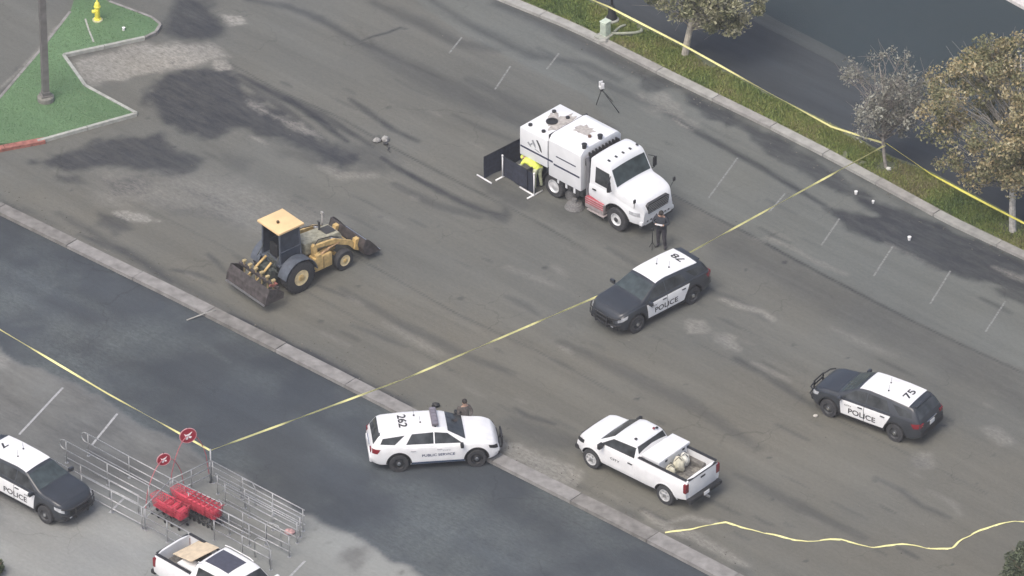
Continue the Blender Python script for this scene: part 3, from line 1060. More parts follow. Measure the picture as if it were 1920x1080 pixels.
def poly_prism(name, P, z0, z1, m, parent=None, kind=None):
    bm = BM()
    prism(bm, P, 'Z', z0, z1)
    bmesh.ops.triangulate(bm, faces=[f for f in bm.faces if len(f.verts) > 4])
    o = bobj(name, bm, m, parent)
    if kind:
        o['kind'] = kind
    return o


poly_prism('turf_island', ISL, -0.02, 0.12, TURFM, kind='structure')
icol = mat('island_kerb', (0.36, 0.37, 0.34), 0.9, 0, 0, 0.2, 4, 0.2)
iroot = bpy.data.objects.new('island_kerb', None)
COL.objects.link(iroot)
iroot['kind'] = 'structure'


def edge_bars(P, wd, z0, z1, m, parent, name='kerb_stone', seg=2.2):
    for a, b in zip(P, P[1:]):
        a, b = Vector((*a, 0)), Vector((*b, 0))
        L = (b - a).length
        n = max(1, round(L / seg))
        d = (b - a) / L
        for i in range(n):
            p, q = a + d * (L * i / n + 0.012), a + d * (L * (i + 1) / n - 0.012)
            nn = Vector((-d.y, d.x, 0)) * wd / 2
            bm = BM()
            prism(bm, [tuple((p - nn)[:2]), tuple((q - nn)[:2]), tuple((q + nn)[:2]), tuple((p + nn)[:2])], 'Z', z0, z1)
            bobj(name, bm, m, parent)


edge_bars([G2(*p) for p in [(70, 269), (256, 217), (160, 165), (119, 107), (272, 74)]], 0.14, -0.02, 0.145, icol, iroot)
edge_bars([G2(*p) for p in [(272, 74), (292, 64), (301, 50), (285, 37), (259, 27), (205, 7)]], 0.12, -0.02, 0.135, CONC, iroot, seg=1.0)
edge_bars([G2(*p) for p in [(132, 26), (76, 98), (0, 187), (-60, 255)]], 0.12, -0.02, 0.13, CONC, iroot)
edge_bars([G2(*p) for p in [(-50, 293), (8, 280), (84, 266)]], 0.3, -0.02, 0.135, REDP, iroot)
edge_bars([G2(*p) for p in [(160, 40), (167, 62), (176, 84)]], 0.07, 0.10, 0.135, icol, iroot, seg=0.8)


def pick_isl(n, rg):
    P = np.array(ISL)
    x = rg.uniform(P[:, 0].min(), P[:, 0].max(), n)
    y = rg.uniform(P[:, 1].min(), P[:, 1].max(), n)
    k = inside(x, y, ISL)
    return np.stack([x[k], y[k], np.full(k.sum(), 0.118)], -1)


blades('island_grass', 60000, pick_isl, 0.01, 0.03, [(0.10, 0.18, 0.09), (0.11, 0.195, 0.10), (0.12, 0.205, 0.105), (0.15, 0.21, 0.12)], seed=9, width=0.02, lean=1.2)


# painted stall lines
def painted(px0, px1, wd, z, m, pz=0.0):
    a, b = Vector(G(px0[0], px0[1], pz)), Vector(G(px1[0], px1[1], pz))
    d = (b - a).normalized()
    nn = Vector((-d.y, d.x, 0)) * wd / 2
    bm = BM()
    n = 6
    A = [bm.verts.new((*(a.lerp(b, i / n) + nn).xy, z)) for i in range(n + 1)]
    B = [bm.verts.new((*(a.lerp(b, i / n) - nn).xy, z)) for i in range(n + 1)]
    for i in range(n):
        bm.faces.new((A[i], B[i], B[i + 1], A[i + 1]))
    o = bobj('painted_line', bm, m, lot)
    return o


for a, b in [((1328, 372), (1383, 296)), ((1442, 398), (1472, 363)), ((1540, 460), (1574, 410)), ((1638, 518), (1674, 462)), ((1744, 570), (1782, 508)), ((1848, 622), (1885, 565)), ((928, 168), (957, 124)), ((842, 100), (866, 70)), ((1025, 130), (1048, 100))]:
    painted(a, b, 0.075, 0.004, PAINTLINE)
for a, b in [((36, 815), (118, 727)), ((172, 835), (220, 776)), ((205, 962), (232, 935)), ((540, 1085), (572, 1052)), ((130, 1150), (160, 1110))]:
    painted(a, b, 0.09, ROADZ + 0.010, PAINTLINEB, ROADZ)


# ------------------------------------------------------------------ road vehicles
def wheel(parent, x, y, z, R, W, side, rimm=TRIM, capm=CHROME, rimr=0.62, hub=True, style='steel', deep=.05):
    """side = +1 when the outer face looks to +y"""
    bm = BM()
    prof = [(R * 0.50, -W / 2 + .14), (R * rimr * .99, -W / 2 + .13), (R * rimr, -W / 2), (R * 0.93, -W / 2), (R * 0.99, -W / 2 + 0.03), (R, -W / 4), (R, W / 4), (R * 0.99, W / 2 - 0.03), (R * 0.93, W / 2), (R * rimr, W / 2), (R * rimr * .99, W / 2 - .13), (R * 0.50, W / 2 - .14)]
    lathe(bm, prof, (0, 0, 0), 'Y', 28)
    o = bobj('wheel', bm, TYRE, parent, True)
    o.location = (x, y, z)
    bm = BM()
    s = side
    if style == 'steel':
        prof = [(R * rimr, s * (W / 2 - 0.10)), (R * rimr, s * (W / 2 + 0.004)), (R * rimr * 0.93, s * (W / 2 + 0.006)), (R * rimr * 0.80, s * (W / 2 - deep)), (R * 0.30, s * (W / 2 - deep * .8)), (R * 0.22, s * (W / 2 - .01))]
        lathe(bm, prof, (0, 0, 0), 'Y', 24)
    else:
        lathe(bm, [(R * rimr, s * (W / 2 - 0.1)), (R * rimr, s * (W / 2 + 0.004)), (R * rimr * 0.9, s * (W / 2 + 0.004)), (R * rimr * 0.88, s * (W / 2 - 0.08)), (0.05, s * (W / 2 - 0.08))], (0, 0, 0), 'Y', 24)
        for k in range(6):
            t = k * PI / 3
            M = Matrix.Rotation(t, 4, 'Y')
            box(bm, M @ Vector((0, s * (W / 2 - 0.03), R * rimr * 0.5)), (0.07, 0.035, R * rimr * 0.9), M)
    bobj('rim', bm, rimm, o, True)
    if hub:
        bm = BM()
        lathe(bm, [(R * 0.20, s * (W / 2 - 0.03)), (R * 0.20, s * (W / 2 + 0.012)), (R * 0.10, s * (W / 2 + 0.03))], (0, 0, 0), 'Y', 14)
        bobj('hub_cap', bm, capm, o, True)
    return o


class Prof:
    def __init__(self, pts, r=0.05):
        xs = np.array([p[0] for p in pts]); ys = np.array([p[1] for p in pts])
        self.X = np.arange(xs[0], xs[-1] + 1e-6, 0.01)
        y = np.interp(self.X, xs, ys)
        n = int(r / 0.01)
        if n > 0:
            k = np.ones(2 * n + 1) / (2 * n + 1)
            yp = np.pad(y, n, mode='edge')
            for _ in range(2):
                yp2 = np.convolve(np.pad(yp, n, mode='edge'), k, 'valid')
                yp = yp2
            y = yp[n:-n]
        self.Y = y

    def __call__(self, x):
        return float(np.interp(x, self.X, self.Y))


class Body:
    def __init__(self, top, belt, bot, wid, slope, crown=0.035, inset=0.09, x0=None, x1=None, step=0.07, rr=0.06):
        self.top, self.belt, self.bot, self.wid = Prof(top, rr), Prof(belt, 0.1), Prof(bot, 0.1), Prof(wid, 0.08)
        self.slope, self.crown, self.inset = slope, crown, inset
        self.x0 = top[0][0] if x0 is None else x0
        self.x1 = top[-1][0] if x1 is None else x1
        self.step = step

    def zs(self, x):
        return min(self.belt(x), self.top(x) - 0.035)

    def wt(self, x):
        return self.wid(x) - self.inset - self.slope * max(self.top(x) - self.zs(x), 0)

    def low_y(self, x, z):
        w, zb, zs = self.wid(x), self.bot(x), self.zs(x)
        return float(np.interp(z, [zb, zb + 0.06, zb + 0.2, zs - 0.25, zs - 0.08, zs], [w - 0.10, w - 0.03, w, w, w - 0.018, w - 0.05]))

    def hi_y(self, x, z):
        return self.wid(x) - self.inset - self.slope * (z - self.zs(x))

    def top_z(self, x, v):
        return self.top(x) + self.crown * (1 - v * v)

    def section(self, x):
        w, zb, zs, zt = self.wid(x), self.bot(x), self.zs(x), self.top(x)
        h = zt - zs
        wt = self.wt(x)
        r = min(0.055, h * 0.4)
        pts = [(0, zb), (w - 0.10, zb), (w - 0.03, zb + 0.06), (w, zb + 0.2), (w + 0.004, (zb + zs) / 2), (w, zs - 0.25), (w - 0.018, zs - 0.08), (w - 0.05, zs)]
        zz = [p[1] for p in pts]
        for i in range(1, len(pts)):
            if zz[i] < zz[i - 1]:
                zz[i] = zz[i - 1] + 0.001
        pts = [(p[0], z) for p, z in zip(pts, zz)]
        pts += [(w - self.inset, zs + 0.012), (wt + self.slope * r, zt - r), (wt - 0.012, zt - r * 0.3)]
        for v in (0.93, 0.75, 0.5, 0.25):
            pts.append((wt * v, self.top_z(x, v)))
        pts.append((0, self.top_z(x, 0)))
        return pts

    def build(self, name, m, parent, arches, R, wy0, cavity=None, extra_cut=None):
        xs = list(np.arange(self.x0, self.x1, self.step)) + [self.x1]
        bm = BM()
        rings = []
        for x in xs:
            half = self.section(x)
            full = half + [(-y, z) for y, z in half[-2:0:-1]]
            rings.append([bm.verts.new((x, y, z)) for y, z in full])
        n = len(rings[0])
        for a, b in zip(rings, rings[1:]):
            for k in range(n):
                bm.faces.new((a[k], a[(k + 1) % n], b[(k + 1) % n], b[k]))
        bm.faces.new(rings[0][::-1])
        bm.faces.new(rings[-1])
        bmesh.ops.recalc_face_normals(bm, faces=bm.faces)
        me = bpy.data.meshes.new(name)
        bm.to_mesh(me)
        bm.free()
        o = link(name, me, [m, TRIM], None)
        cb = BM()
        for ax, az in arches:
            for s in (1, -1):
                cyl(cb, (ax, s * wy0, az), (ax, s * 1.6, az), R, n=36, mi=1, caps=True)
        if cavity:
            box(cb, cavity[0], cavity[1], mi=cavity[2] if len(cavity) > 2 else 1)
        cme = bpy.data.meshes.new('cut')
        cb.to_mesh(cme)
        cb.free()
        cme.materials.append(m)
        cme.materials.append(TRIM)
        co = bpy.data.objects.new('cut', cme)
        COL.objects.link(co)
        md = o.modifiers.new('b', 'BOOLEAN')
        md.operation = 'DIFFERENCE'
        md.object = co
        md.solver = 'EXACT'
        md.use_self = True
        bpy.context.view_layer.update()
        dg = bpy.context.evaluated_depsgraph_get()
        res = bpy.data.meshes.new_from_object(o.evaluated_get(dg))
        o.modifiers.clear()
        o.data = res
        bpy.data.objects.remove(co)
        res.shade_smooth()
        res.set_sharp_from_angle(angle=rad(32))
        o.parent = parent
        return o

    # surface patches -------------------------------------------------
    def side_patch(self, bm, cor, s, thick, hi=False, nu=8, nv=4):
        """cor = four (x, z): bottom rear, bottom front, top front, top rear"""
        br, bf, tf, tr = [Vector(c) for c in cor]

        def fn(u, v):
            p = br.lerp(bf, u).lerp(tr.lerp(tf, u), v)
            y = self.hi_y(p.x, p.y) if hi else self.low_y(p.x, p.y)
            nrm = (0, s, self.slope * 0.9) if hi else (0, s, 0.02)
            return (p.x, s * y, p.y), nrm
        slab(bm, fn, nu, nv, thick)

    def top_patch(self, bm, xa, xb, va, vb, thick, nu=8, nv=8, va2=None, vb2=None):
        va2 = va if va2 is None else va2
        vb2 = vb if vb2 is None else vb2

        def fn(u, t):
            x = xa + (xb - xa) * u
            v = (va + (va2 - va) * u) * (1 - t) + (vb + (vb2 - vb) * u) * t
            e = 0.02
            dz = (self.top(x + e) - self.top(x - e)) / (2 * e)
            return (x, v * self.wt(x), self.top_z(x, v)), (-dz, 0, 1)
        slab(bm, fn, nu, nv, thick)

    def side_text(self, s, x, z, size, side, off=0.016, stretch=1.0):
        me = text_mesh(s, size)
        for v in me.vertices:
            tx, ty = v.co.x * stretch, v.co.y
            X = x - tx * side
            Z = z + ty
            v.co = (X, side * (self.low_y(X, Z) + off), Z)
        return me

    def roof_text(self, s, x, size, off=0.02, y0=0.0, stretch=1.0):
        me = text_mesh(s, size)
        for v in me.vertices:
            tx, ty = v.co.x * stretch, v.co.y
            X, Y = x + ty, y0 - tx
            v.co = (X, Y, self.top_z(X, Y / max(0.1, self.wt(X))) + off)
        return me


def lens_patch(body, name, m, parent, cor, s, thick=0.012):
    bm = BM()
    body.side_patch(bm, cor, s, thick, nu=5, nv=2)
    return bobj(name, bm, m, parent, True)


def arch_trim(parent, body, ax, az, R, s, m, wd=0.05):
    bm = BM()

    def fn(u, v):
        t = 0.02 + (PI - 0.04) * u
        r = R + 0.002 + wd * v
        x, z = ax + r * math.cos(t), az + r * math.sin(t)
        return (x, s * (body.low_y(x, z) if v > 0.5 else body.low_y(x, z)), z), (0, s, 0)
    slab(bm, fn, 18, 1, 0.014)
    return bobj('arch_trim', bm, m, parent, True)


SUV_TOP = [(-2.60, .80), (-2.57, 1.02), (-2.50, 1.10), (-2.27, 1.42), (-2.12, 1.525), (-1.2, 1.585), (-.2, 1.605), (.20, 1.57), (.38, 1.51), (1.10, 1.16), (1.22, 1.12), (1.85, 1.06), (2.22, .96), (2.36, .82), (2.42, .62)]
SUV_BELT = [(-2.6, .98), (-2.3, 1.10), (-1.5, 1.10), (0, 1.05), (1.1, 1.02), (1.9, .98), (2.25, .88), (2.42, .60)]
SUV_BOT = [(-2.6, .45), (-2.3, .32), (-1.1, .25), (1.1, .25), (2.1, .27), (2.42, .38)]
SUV_W = [(-2.6, .80), (-2.5, .91), (-2.2, .975), (-1.2, 1.0), (0, .985), (1.2, .99), (1.9, .965), (2.2, .90), (2.36, .80), (2.42, .70)]


def suv(label, F, Rr, side, kind, group=None, roof=None, rooty=0.0):
    """kind 'black' (white roof and doors) or 'white'"""
    hz = 0.37
    wf, wr = G(*F, hz + ROADZ * (kind in ('white', 'blacklow'))), G(*Rr, hz + ROADZ * (kind in ('white', 'blacklow')))
    low = kind in ('white', 'blacklow')
    d = (wf - wr)
    h = math.atan2(d.y, d.x)
    mid = (wf + wr) / 2
    left = Vector((-math.sin(h), math.cos(h), 0))
    o = mid - left * side * 0.97
    root = thing('police_car' if kind != 'white' else 'service_car', label, 'police car' if kind != 'white' else 'patrol car', (o.x, o.y, ROADZ if low else 0.0), h, group)
    black = kind != 'white'
    paint = BLACKP if black else WHITE
    root.scale = (.970, .975, 1.03)
    B = Body(SUV_TOP, SUV_BELT, SUV_BOT, SUV_W, 0.44)
    B.build('body', paint, root, [(1.51, hz), (-1.51, hz)], 0.455, 0.68)
    for s in (1, -1):
        for x in (1.51, -1.51):
            wheel(root, x, s * 0.86, hz, 0.385, 0.25, s, DKGREY if black else TRIM)
            arch_trim(root, B, x, hz, 0.455, s, TRIM, 0.045)
        # doors
        dm = WHITE
        bm = BM(); B.side_patch(bm, [(-.085, .40), (.93, .40), (1.0, .985), (-.085, 1.005)], s, 0.009, nu=16, nv=16)
        fd = bobj('door', bm, dm, root, True)
        bm = BM(); B.side_patch(bm, [(-.98, .42), (-.115, .40), (-.115, 1.005), (-1.30, 1.03)], s, 0.009, nu=16, nv=16)
        rd = bobj('door', bm, dm, root, True)
        for dd, hx in ((fd, .05), (rd, -.98)):
            bm = BM(); box(bm, (hx + .02, s * (B.low_y(hx, .93) + .03), .925), (.20, .035, .035), bev=.008)
            bobj('handle', bm, BLACKP if black else mat('grey_handle', (.5, .5, .52), .4), dd, True)
        bm = BM(); B.side_patch(bm, [(-1.06, .27), (1.04, .27), (1.04, .395), (-1.02, .395)], s, 0.012, nv=2)
        bobj('sill', bm, TRIM if black else SILLBLUE, root, True)
        # side glass
        bm = BM(); B.side_patch(bm, [(-.10, 1.10), (.95, 1.07), (.40, 1.44), (-.10, 1.495)], s, 0.008, True)
        bobj('window', bm, GLASS, root, True)
        bm = BM(); B.side_patch(bm, [(-1.22, 1.135), (-.15, 1.105), (-.15, 1.495), (-.98, 1.485)], s, 0.008, True)
        bobj('window', bm, GLASS, root, True)
        bm = BM(); B.side_patch(bm, [(-2.22, 1.19), (-1.66, 1.15), (-1.26, 1.46), (-2.12, 1.38)], s, 0.008, True)
        bobj('window', bm, GLASS, root, True)
        # mirror
        bm = BM()
        box(bm, (.93, s * 1.11, 1.10), (.13, .22, .15), bev=.035)
        box(bm, (.93, s * .98, 1.05), (.07, .16, .05), bev=.01)
        bobj('mirror', bm, BLACKP if black else TRIM, root, True)
        # lamps
        lens_patch(B, 'headlight', LENS if black else TRIM, root, [(2.02, .80), (2.37, .68), (2.33, .83), (1.98, .91)], s)
        lens_patch(B, 'tail_light', REDLENS, root, [(-2.54, .86), (-2.34, .84), (-2.22, 1.02), (-2.54, 1.03)], s)
        bm = BM(); box(bm, (-2.585, s * .70, .94), (.05, .22, .15), bev=.015)
        bobj('tail_light', bm, REDLENS, root, True)
    bm = BM(); B.top_patch(bm, .42, 1.09, -.93, .93, .008)
    bobj('windscreen', bm, GLASS if not black else GLASSL, root, True)
    bm = BM(); B.top_patch(bm, -2.48, -2.20, -.90, .90, .008)
    bobj('rear_window', bm, GLASS, root, True)
    bm = BM()
    box(bm, (-2.14, 0, 1.53), (.20, 1.10, .04), bev=.015)
    bobj('spoiler', bm, paint, root, True)
    if black:
        bm = BM(); B.top_patch(bm, -1.95, .28, -.97, .97, .009, 32, 16)
        rf = bobj('roof_panel', bm, WHITE, root, True)
    # bonnet panel gap ridge
    bm = BM(); B.top_patch(bm, 1.20, 2.18, -.92, .92, .008, 16, 16)
    bobj('bonnet', bm, paint, root, True)
    # front
    bm = BM()
    box(bm, (2.405, 0, .62), (.07, 1.05, .20), bev=.02)
    for k in range(4):
        box(bm, (2.445, 0, .555 + k * .043), (.012, .98, .014))
    bobj('grille', bm, TRIM, root, True)
    bm = BM()
    box(bm, (2.36, 0, .43), (.16, 1.50, .16), bev=.04)
    bobj('front_bumper', bm, TRIM, root, True)
    bm = BM()
    box(bm, (-2.56, 0, .55), (.16, 1.62, .26), bev=.05)
    bobj('rear_bumper', bm, TRIM if black else WHITE, root, True)
    bm = BM(); box(bm, (-2.60, 0, .93), (.035, .72, .05), bev=.01)
    bobj('chrome_strip', bm, CHROME, root, True)
    bm = BM(); box(bm, (-2.62, 0, .80), (.03, .32, .16), bev=.004)
    bobj('number_plate', bm, WHITE, root)
    # push bumper
    bm = BM()
    for s in (1, -1):
        tube(bm, [(2.40, s * .32, .40), (2.56, s * .32, .42), (2.58, s * .32, .60), (2.55, s * .32, .88)], .035)
    for z in (.52, .70, .86):
        tube(bm, [(2.575, -.34, z), (2.575, .34, z)], .03)
    if black:
        for s in (1, -1):
            tube(bm, [(2.575, s * .34, .55), (2.50, s * .72, .58), (2.34, s * .88, .62)], .028)
            tube(bm, [(2.56, s * .34, .84), (2.48, s * .72, .86), (2.30, s * .86, .88)], .028)
    bobj('push_bumper', bm, TRIM, root, True)
    for s in (1, -1):
        bm = BM()
        box(bm, (2.46, s * .50, .45), (.03, .12, .06), bev=.01)
        bobj('fog_light', bm, LENS, root, True)
    # roof equipment
    for y, x in ((.3, -.8), (-.2, -.6)):
        bm = BM(); cyl(bm, (x, y, 1.60), (x, y, 1.66), .035, n=8); cyl(bm, (x, y, 1.65), (x - .03, y, 1.9), .006, n=5)
        bobj('antenna', bm, TRIM, root)
    if kind == 'white':
        bm = BM()
        box(bm, (-.05, 0, 1.72), (.27, 1.16, .09), bev=.03)
        lb = bobj('light_bar', bm, mat('smoked_light_bar', (.14, .13, .15), .3), root, True)
        for k in range(6):
            bm = BM(); box(bm, (-.05, -.48 + k * .192, 1.77), (.20, .16, .02), bev=.005)
            bobj('lamp', bm, mat('smoked_lamp_b', (.20, .19, .22), .2), lb, True)
        bm = BM()
        for s in (1, -1):
            box(bm, (-.05, s * .50, 1.65), (.06, .05, .09))
        bobj('light_bar_foot', bm, TRIM, root)
    # lettering
    for s in (1, -1):
        if black:
            link('lettering', B.side_text('POLICE', -.02, .62, .30, s, stretch=1.28), BLACKINK, root)
            link('small_lettering', B.side_text('CITY', .62, .83, .09, s, stretch=1.6), DKGREY, root)
        else:
            link('lettering', B.side_text('PUBLIC SERVICE', .02, .68, .145, s, stretch=1.25), BLUEINK, root)
            link('small_lettering', B.side_text('CITY', .35, .85, .08, s, stretch=1.8), mat('grey_lettering', (.4, .42, .46), .6), root)
    if roof:
        if black:
            link('roof_number', B.roof_text(roof, -1.58, .44, y0=rooty, stretch=1.45), BLACKINK, root)
        else:
            link('roof_number', B.roof_text(roof, -1.30, .46, y0=rooty, stretch=1.25), BLACKINK, root)
    return root


CARG = 'patrol cars parked on the asphalt'
suv('black and white police car with 78 on its white roof, nearest the street sweeper', (1196.7, 608.9), (1300, 555.6), 1, 'black', CARG, '78')
suv('black and white police car with 75 on its white roof, standing alone at right', (1553.7, 767.4), (1675, 812.8), 1, 'black', CARG, '75')
suv('black and white police car beside the trolley bay, cut by the left edge', (85, 967.6), (-25, 909), -1, 'blacklow', CARG, '7')
suv('white patrol car with a grey light bar, PUBLIC SERVICE on its doors', (896, 861), (746.4, 871), -1, 'white', CARG, '262')


# ------------------------------------------------------------------ pickups
def pickup(label, origin, h, crew, z0):
    root = thing('pickup_truck', label, 'pickup truck', (origin.x, origin.y, z0), h, 'white pickup trucks')
    wb = 3.68 if crew else 3.58
    a = wb / 2
    fe = a + (.95 if crew else .80)
    re = -(a + (1.18 if crew else 1.0))
    rz = 0 if crew else -.10
    rail = 1.44
    crx = -1.13 if crew else -.36       # rear of cab
    R = .41
    top = [(re, rail - .03), (re + .02, rail), (crx - .06, rail), (crx - .02, rail + .03), (crx + .12, 1.90 + rz), (crx + .25, 1.955 + rz), ((crx + .9 if not crew else -.1), 1.985 + rz), (.62, 1.96 + rz), (.80, 1.90 + rz), (1.46, 1.40), (1.56, 1.36), (2.1, 1.32), (fe - .22, 1.25), (fe - .04, 1.06), (fe, .85)]
    belt = [(re, 1.30), (-1, 1.30), (1.4, 1.26), (fe - .4, 1.18), (fe, .84)]
    bot = [(re, .60), (-2.4, .48), (-1.0, .42), (1.0, .42), (2.2, .45), (fe, .55)]
    wid = [(re, .965), (re + .1, .985), (-1, 1.0), (1.3, .995), (fe - .5, .985), (fe - .2, .94), (fe, .84)]
    B = Body(top, belt, bot, wid, 0.30, inset=0.075, rr=0.05)
    bl0, bl1 = re + .10, crx - .10
    B.build('body', WHITE, root, [(a, R), (-a, R)], .50, .66, (((bl0 + bl1) / 2, 0, 1.40), (bl1 - bl0, 1.66, .92), 0))
    for s in (1, -1):
        for x in (a, -a):
            wheel(root, x, s * .86, R, R, .26, s, ALLOY, STEEL, .62, style='alloy')
        arch_trim(root, B, a, R, .50, s, WHITE, .05)
        arch_trim(root, B, -a, R, .50, s, WHITE, .05)
        doors = [((-.28, 1.22), (1.12, 1.40))] if not crew else [((.22, 1.22), (1.12, 1.40)), ((-1.0, .17), (-1.0, .17))]
        fx0 = doors[0][0][0]
        bm = BM(); B.side_patch(bm, [(fx0, .50), (1.25, .50), (1.38, 1.20), (fx0, 1.24)], s, .009, nu=16, nv=16)
        d1 = bobj('door', bm, WHITE, root, True)
        bm = BM(); box(bm, (fx0 + .16, s * (B.low_y(fx0, 1.12) + .03), 1.10), (.22, .03, .04), bev=.008)
        bobj('handle', bm, TRIM, d1, True)
        bm = BM(); B.side_patch(bm, [(fx0 + .04, 1.34), (1.36, 1.31), (.83, 1.78 + rz), (fx0 + .04, 1.85 + rz)], s, .008, True)
        bobj('window', bm, GLASS, root, True)
        if crew:
            bm = BM(); B.side_patch(bm, [(-.95, .50), (.19, .50), (.19, 1.24), (-1.02, 1.24)], s, .009, nu=16, nv=16)
            d2 = bobj('door', bm, WHITE, root, True)
            bm = BM(); box(bm, (-.80, s * (B.low_y(-.8, 1.12) + .03), 1.10), (.22, .03, .04), bev=.008)
            bobj('handle', bm, TRIM, d2, True)
            bm = BM(); B.side_patch(bm, [(-.92, 1.36), (.19, 1.34), (.19, 1.85), (-.86, 1.83)], s, .008, True)
            bobj('window', bm, GLASS, root, True)
        bm = BM(); box(bm, (1.22, s * 1.14, 1.36), (.13, .24, .22), bev=.03); box(bm, (1.22, s * 1.0, 1.30), (.06, .16, .06))
        bobj('mirror', bm, TRIM if not crew else WHITE, root, True)
        lens_patch(B, 'headlight', TRIM, root, [(fe - .42, .98), (fe - .03, .90), (fe - .06, 1.06), (fe - .45, 1.12)], s)
        bm = BM(); box(bm, (re + .045, s * .90, 1.12), (.13, .20, .38), bev=.02)
        bobj('tail_light', bm, REDLENS, root, True)
        bm = BM(); box(bm, ((bl0 + bl1) / 2, s * .865, rail + .012), (bl1 - bl0 + .1, .12, .035), bev=.01)
        bobj('rail_cap', bm, TRIM, root, True)
        bm = BM(); B.side_patch(bm, [(re + 1.9 if crew else -1.15, .41), (1.2, .41), (1.2, .48), (re + 1.9 if crew else -1.15, .48)], s, .03, nv=1)
        bobj('running_board', bm, TRIM, root, True)
    bm = BM(); B.top_patch(bm, .84, 1.44, -.94, .94, .008)
    bobj('windscreen', bm, GLASS, root, True)
    # rear glass of the cab
    bm = BM()

    def fn(u, v):
        z = 1.47 + (.40 + rz) * v
        x = crx - .02 + .14 * (z - 1.47) / (.43 + rz)
        yy = (B.hi_y(crx + .15, z) - .06)
        return (x, -yy + 2 * yy * u, z), (-1, 0, .3)
    slab(bm, fn, 8, 3, .016)
    bobj('rear_window', bm, GLASS, root, True)
    bm = BM(); B.top_patch(bm, 1.58, fe - .25, -.90, .90, .006)
    bobj('bonnet', bm, WHITE, root, True)
    bm = BM()
    box(bm, (fe - .01, 0, .92), (.07, 1.15, .28), bev=.03)
    bobj('grille', bm, TRIM, root, True)
    bm = BM(); box(bm, (fe - .02, 0, .60), (.20, 1.80, .20), bev=.05)
    bobj('front_bumper', bm, TRIM, root, True)
    bm = BM(); box(bm, (re + .02, 0, 1.02), (.09, 1.56, .78), bev=.02)
    tg = bobj('tailgate', bm, WHITE, root, True)
    bm = BM(); box(bm, (re - .03, 0, 1.26), (.03, .26, .07), bev=.01)
    bobj('handle', bm, TRIM, tg, True)
    bm = BM(); box(bm, (re + .02, 0, rail - .01), (.11, 1.62, .03), bev=.01)
    bobj('tailgate_cap', bm, TRIM, tg, True)
    bm = BM(); box(bm, (re - .10, 0, .58), (.22, 1.86, .17), bev=.04)
    bobj('rear_bumper', bm, TRIM, root, True)
    bm = BM(); box(bm, (re - .22, 0, .60), (.02, .30, .15)); bobj('number_plate', bm, WHITE, root)
    bm = BM(); box(bm, (re - .26, 0, .46), (.22, .07, .07)); bm.faces.ensure_lookup_table()
    bobj('tow_hitch', bm, STEEL, root)
    # bed floor ribs and inner wheel boxes
    bm = BM()
    box(bm, ((bl0 + bl1) / 2, 0, .945), (bl1 - bl0 - .01, 1.65, .01))
    y = -.72
    while y < .75:
        box(bm, ((bl0 + bl1) / 2, y, .95), (bl1 - bl0 - .02, .07, .02))
        y += .14
    for s in (1, -1):
        box(bm, (-a, s * .72, 1.04), (1.0, .22, .22), bev=.04)
    bobj('bed_floor', bm, mat('worn_bed_floor', (.14, .135, .125), .8, 0, 0, .4, 8), root)
    return root, B, re, crx


# white regular cab pickup, driver's side towards the camera
hz = .41
wf, wr = G(1112.8, 862.8, hz), G(1242.4, 926.7, hz)
d = wf - wr
h = math.atan2(d.y, d.x)
left = Vector((-math.sin(h), math.cos(h), 0))
org = (wf + wr) / 2 - left * .97
PK, PB, re_, cr_ = pickup('white regular cab pickup with a tool chest and bags in its bed', org, h, False, 0.0)
for i, (y, w_) in enumerate([(.55, .1), (-.42, .1), (-.52, .1)]):
    bm = BM(); box(bm, (-.02 - .06 * i, y, 1.945), (.09, w_, .05), bev=.015)
    bobj('roof_lamp', bm, TRIM if i != 1 else REDLENS, PK, True)
link('door_lettering', PB.side_text('CITY', .62, .92, .13, 1, stretch=1.6), DKGREY, PK)


def in_frame(root_loc, h, x, y, z):
    return Vector((root_loc.x + x * math.cos(h) - y * math.sin(h), root_loc.y + x * math.sin(h) + y * math.cos(h), z))


p = in_frame(org, h, -1.02, 0, 0)
tc = thing('tool_chest', 'white metal tool chest lying across the pickup bed behind the cab', 'tool chest', (p.x, p.y, .98), h)
bm = BM(); box(bm, (0, 0, .30), (.74, 1.60, .58), bev=.02); bobj('chest_body', bm, WHITE, tc, True)
bm = BM(); box(bm, (0, 0, .66), (.86, 1.80, .12), bev=.03); bobj('lid', bm, WHITE, tc, True)
for s in (1, -1):
    bm = BM(); box(bm, (-.44, s * .5, .60), (.03, .12, .08), bev=.008); bobj('latch', bm, DKGREY, tc, True)


def lump(name, label, cat, loc, s, m, seed, group=None, flat=.8, spots=None, parent=None):
    bm = BM()
    bmesh.ops.create_icosphere(bm, subdivisions=3, radius=1)
    r = random.Random(seed)
    off = Vector((r.uniform(-9, 9), r.uniform(-9, 9), r.uniform(-9, 9)))
    from mathutils import noise as mn
    for v in bm.verts:
        k = 1 + .28 * mn.noise(v.co * 1.6 + off) + .12 * mn.noise(v.co * 4 + off)
        v.co = Vector((v.co.x * s[0] * k, v.co.y * s[1] * k, max(v.co.z * s[2] * k, -s[2] * flat) + s[2] * flat))
    o = bobj(name, bm, m, parent, True)
    o.location = loc
    if label:
        tag(o, label, cat, group)
    return o


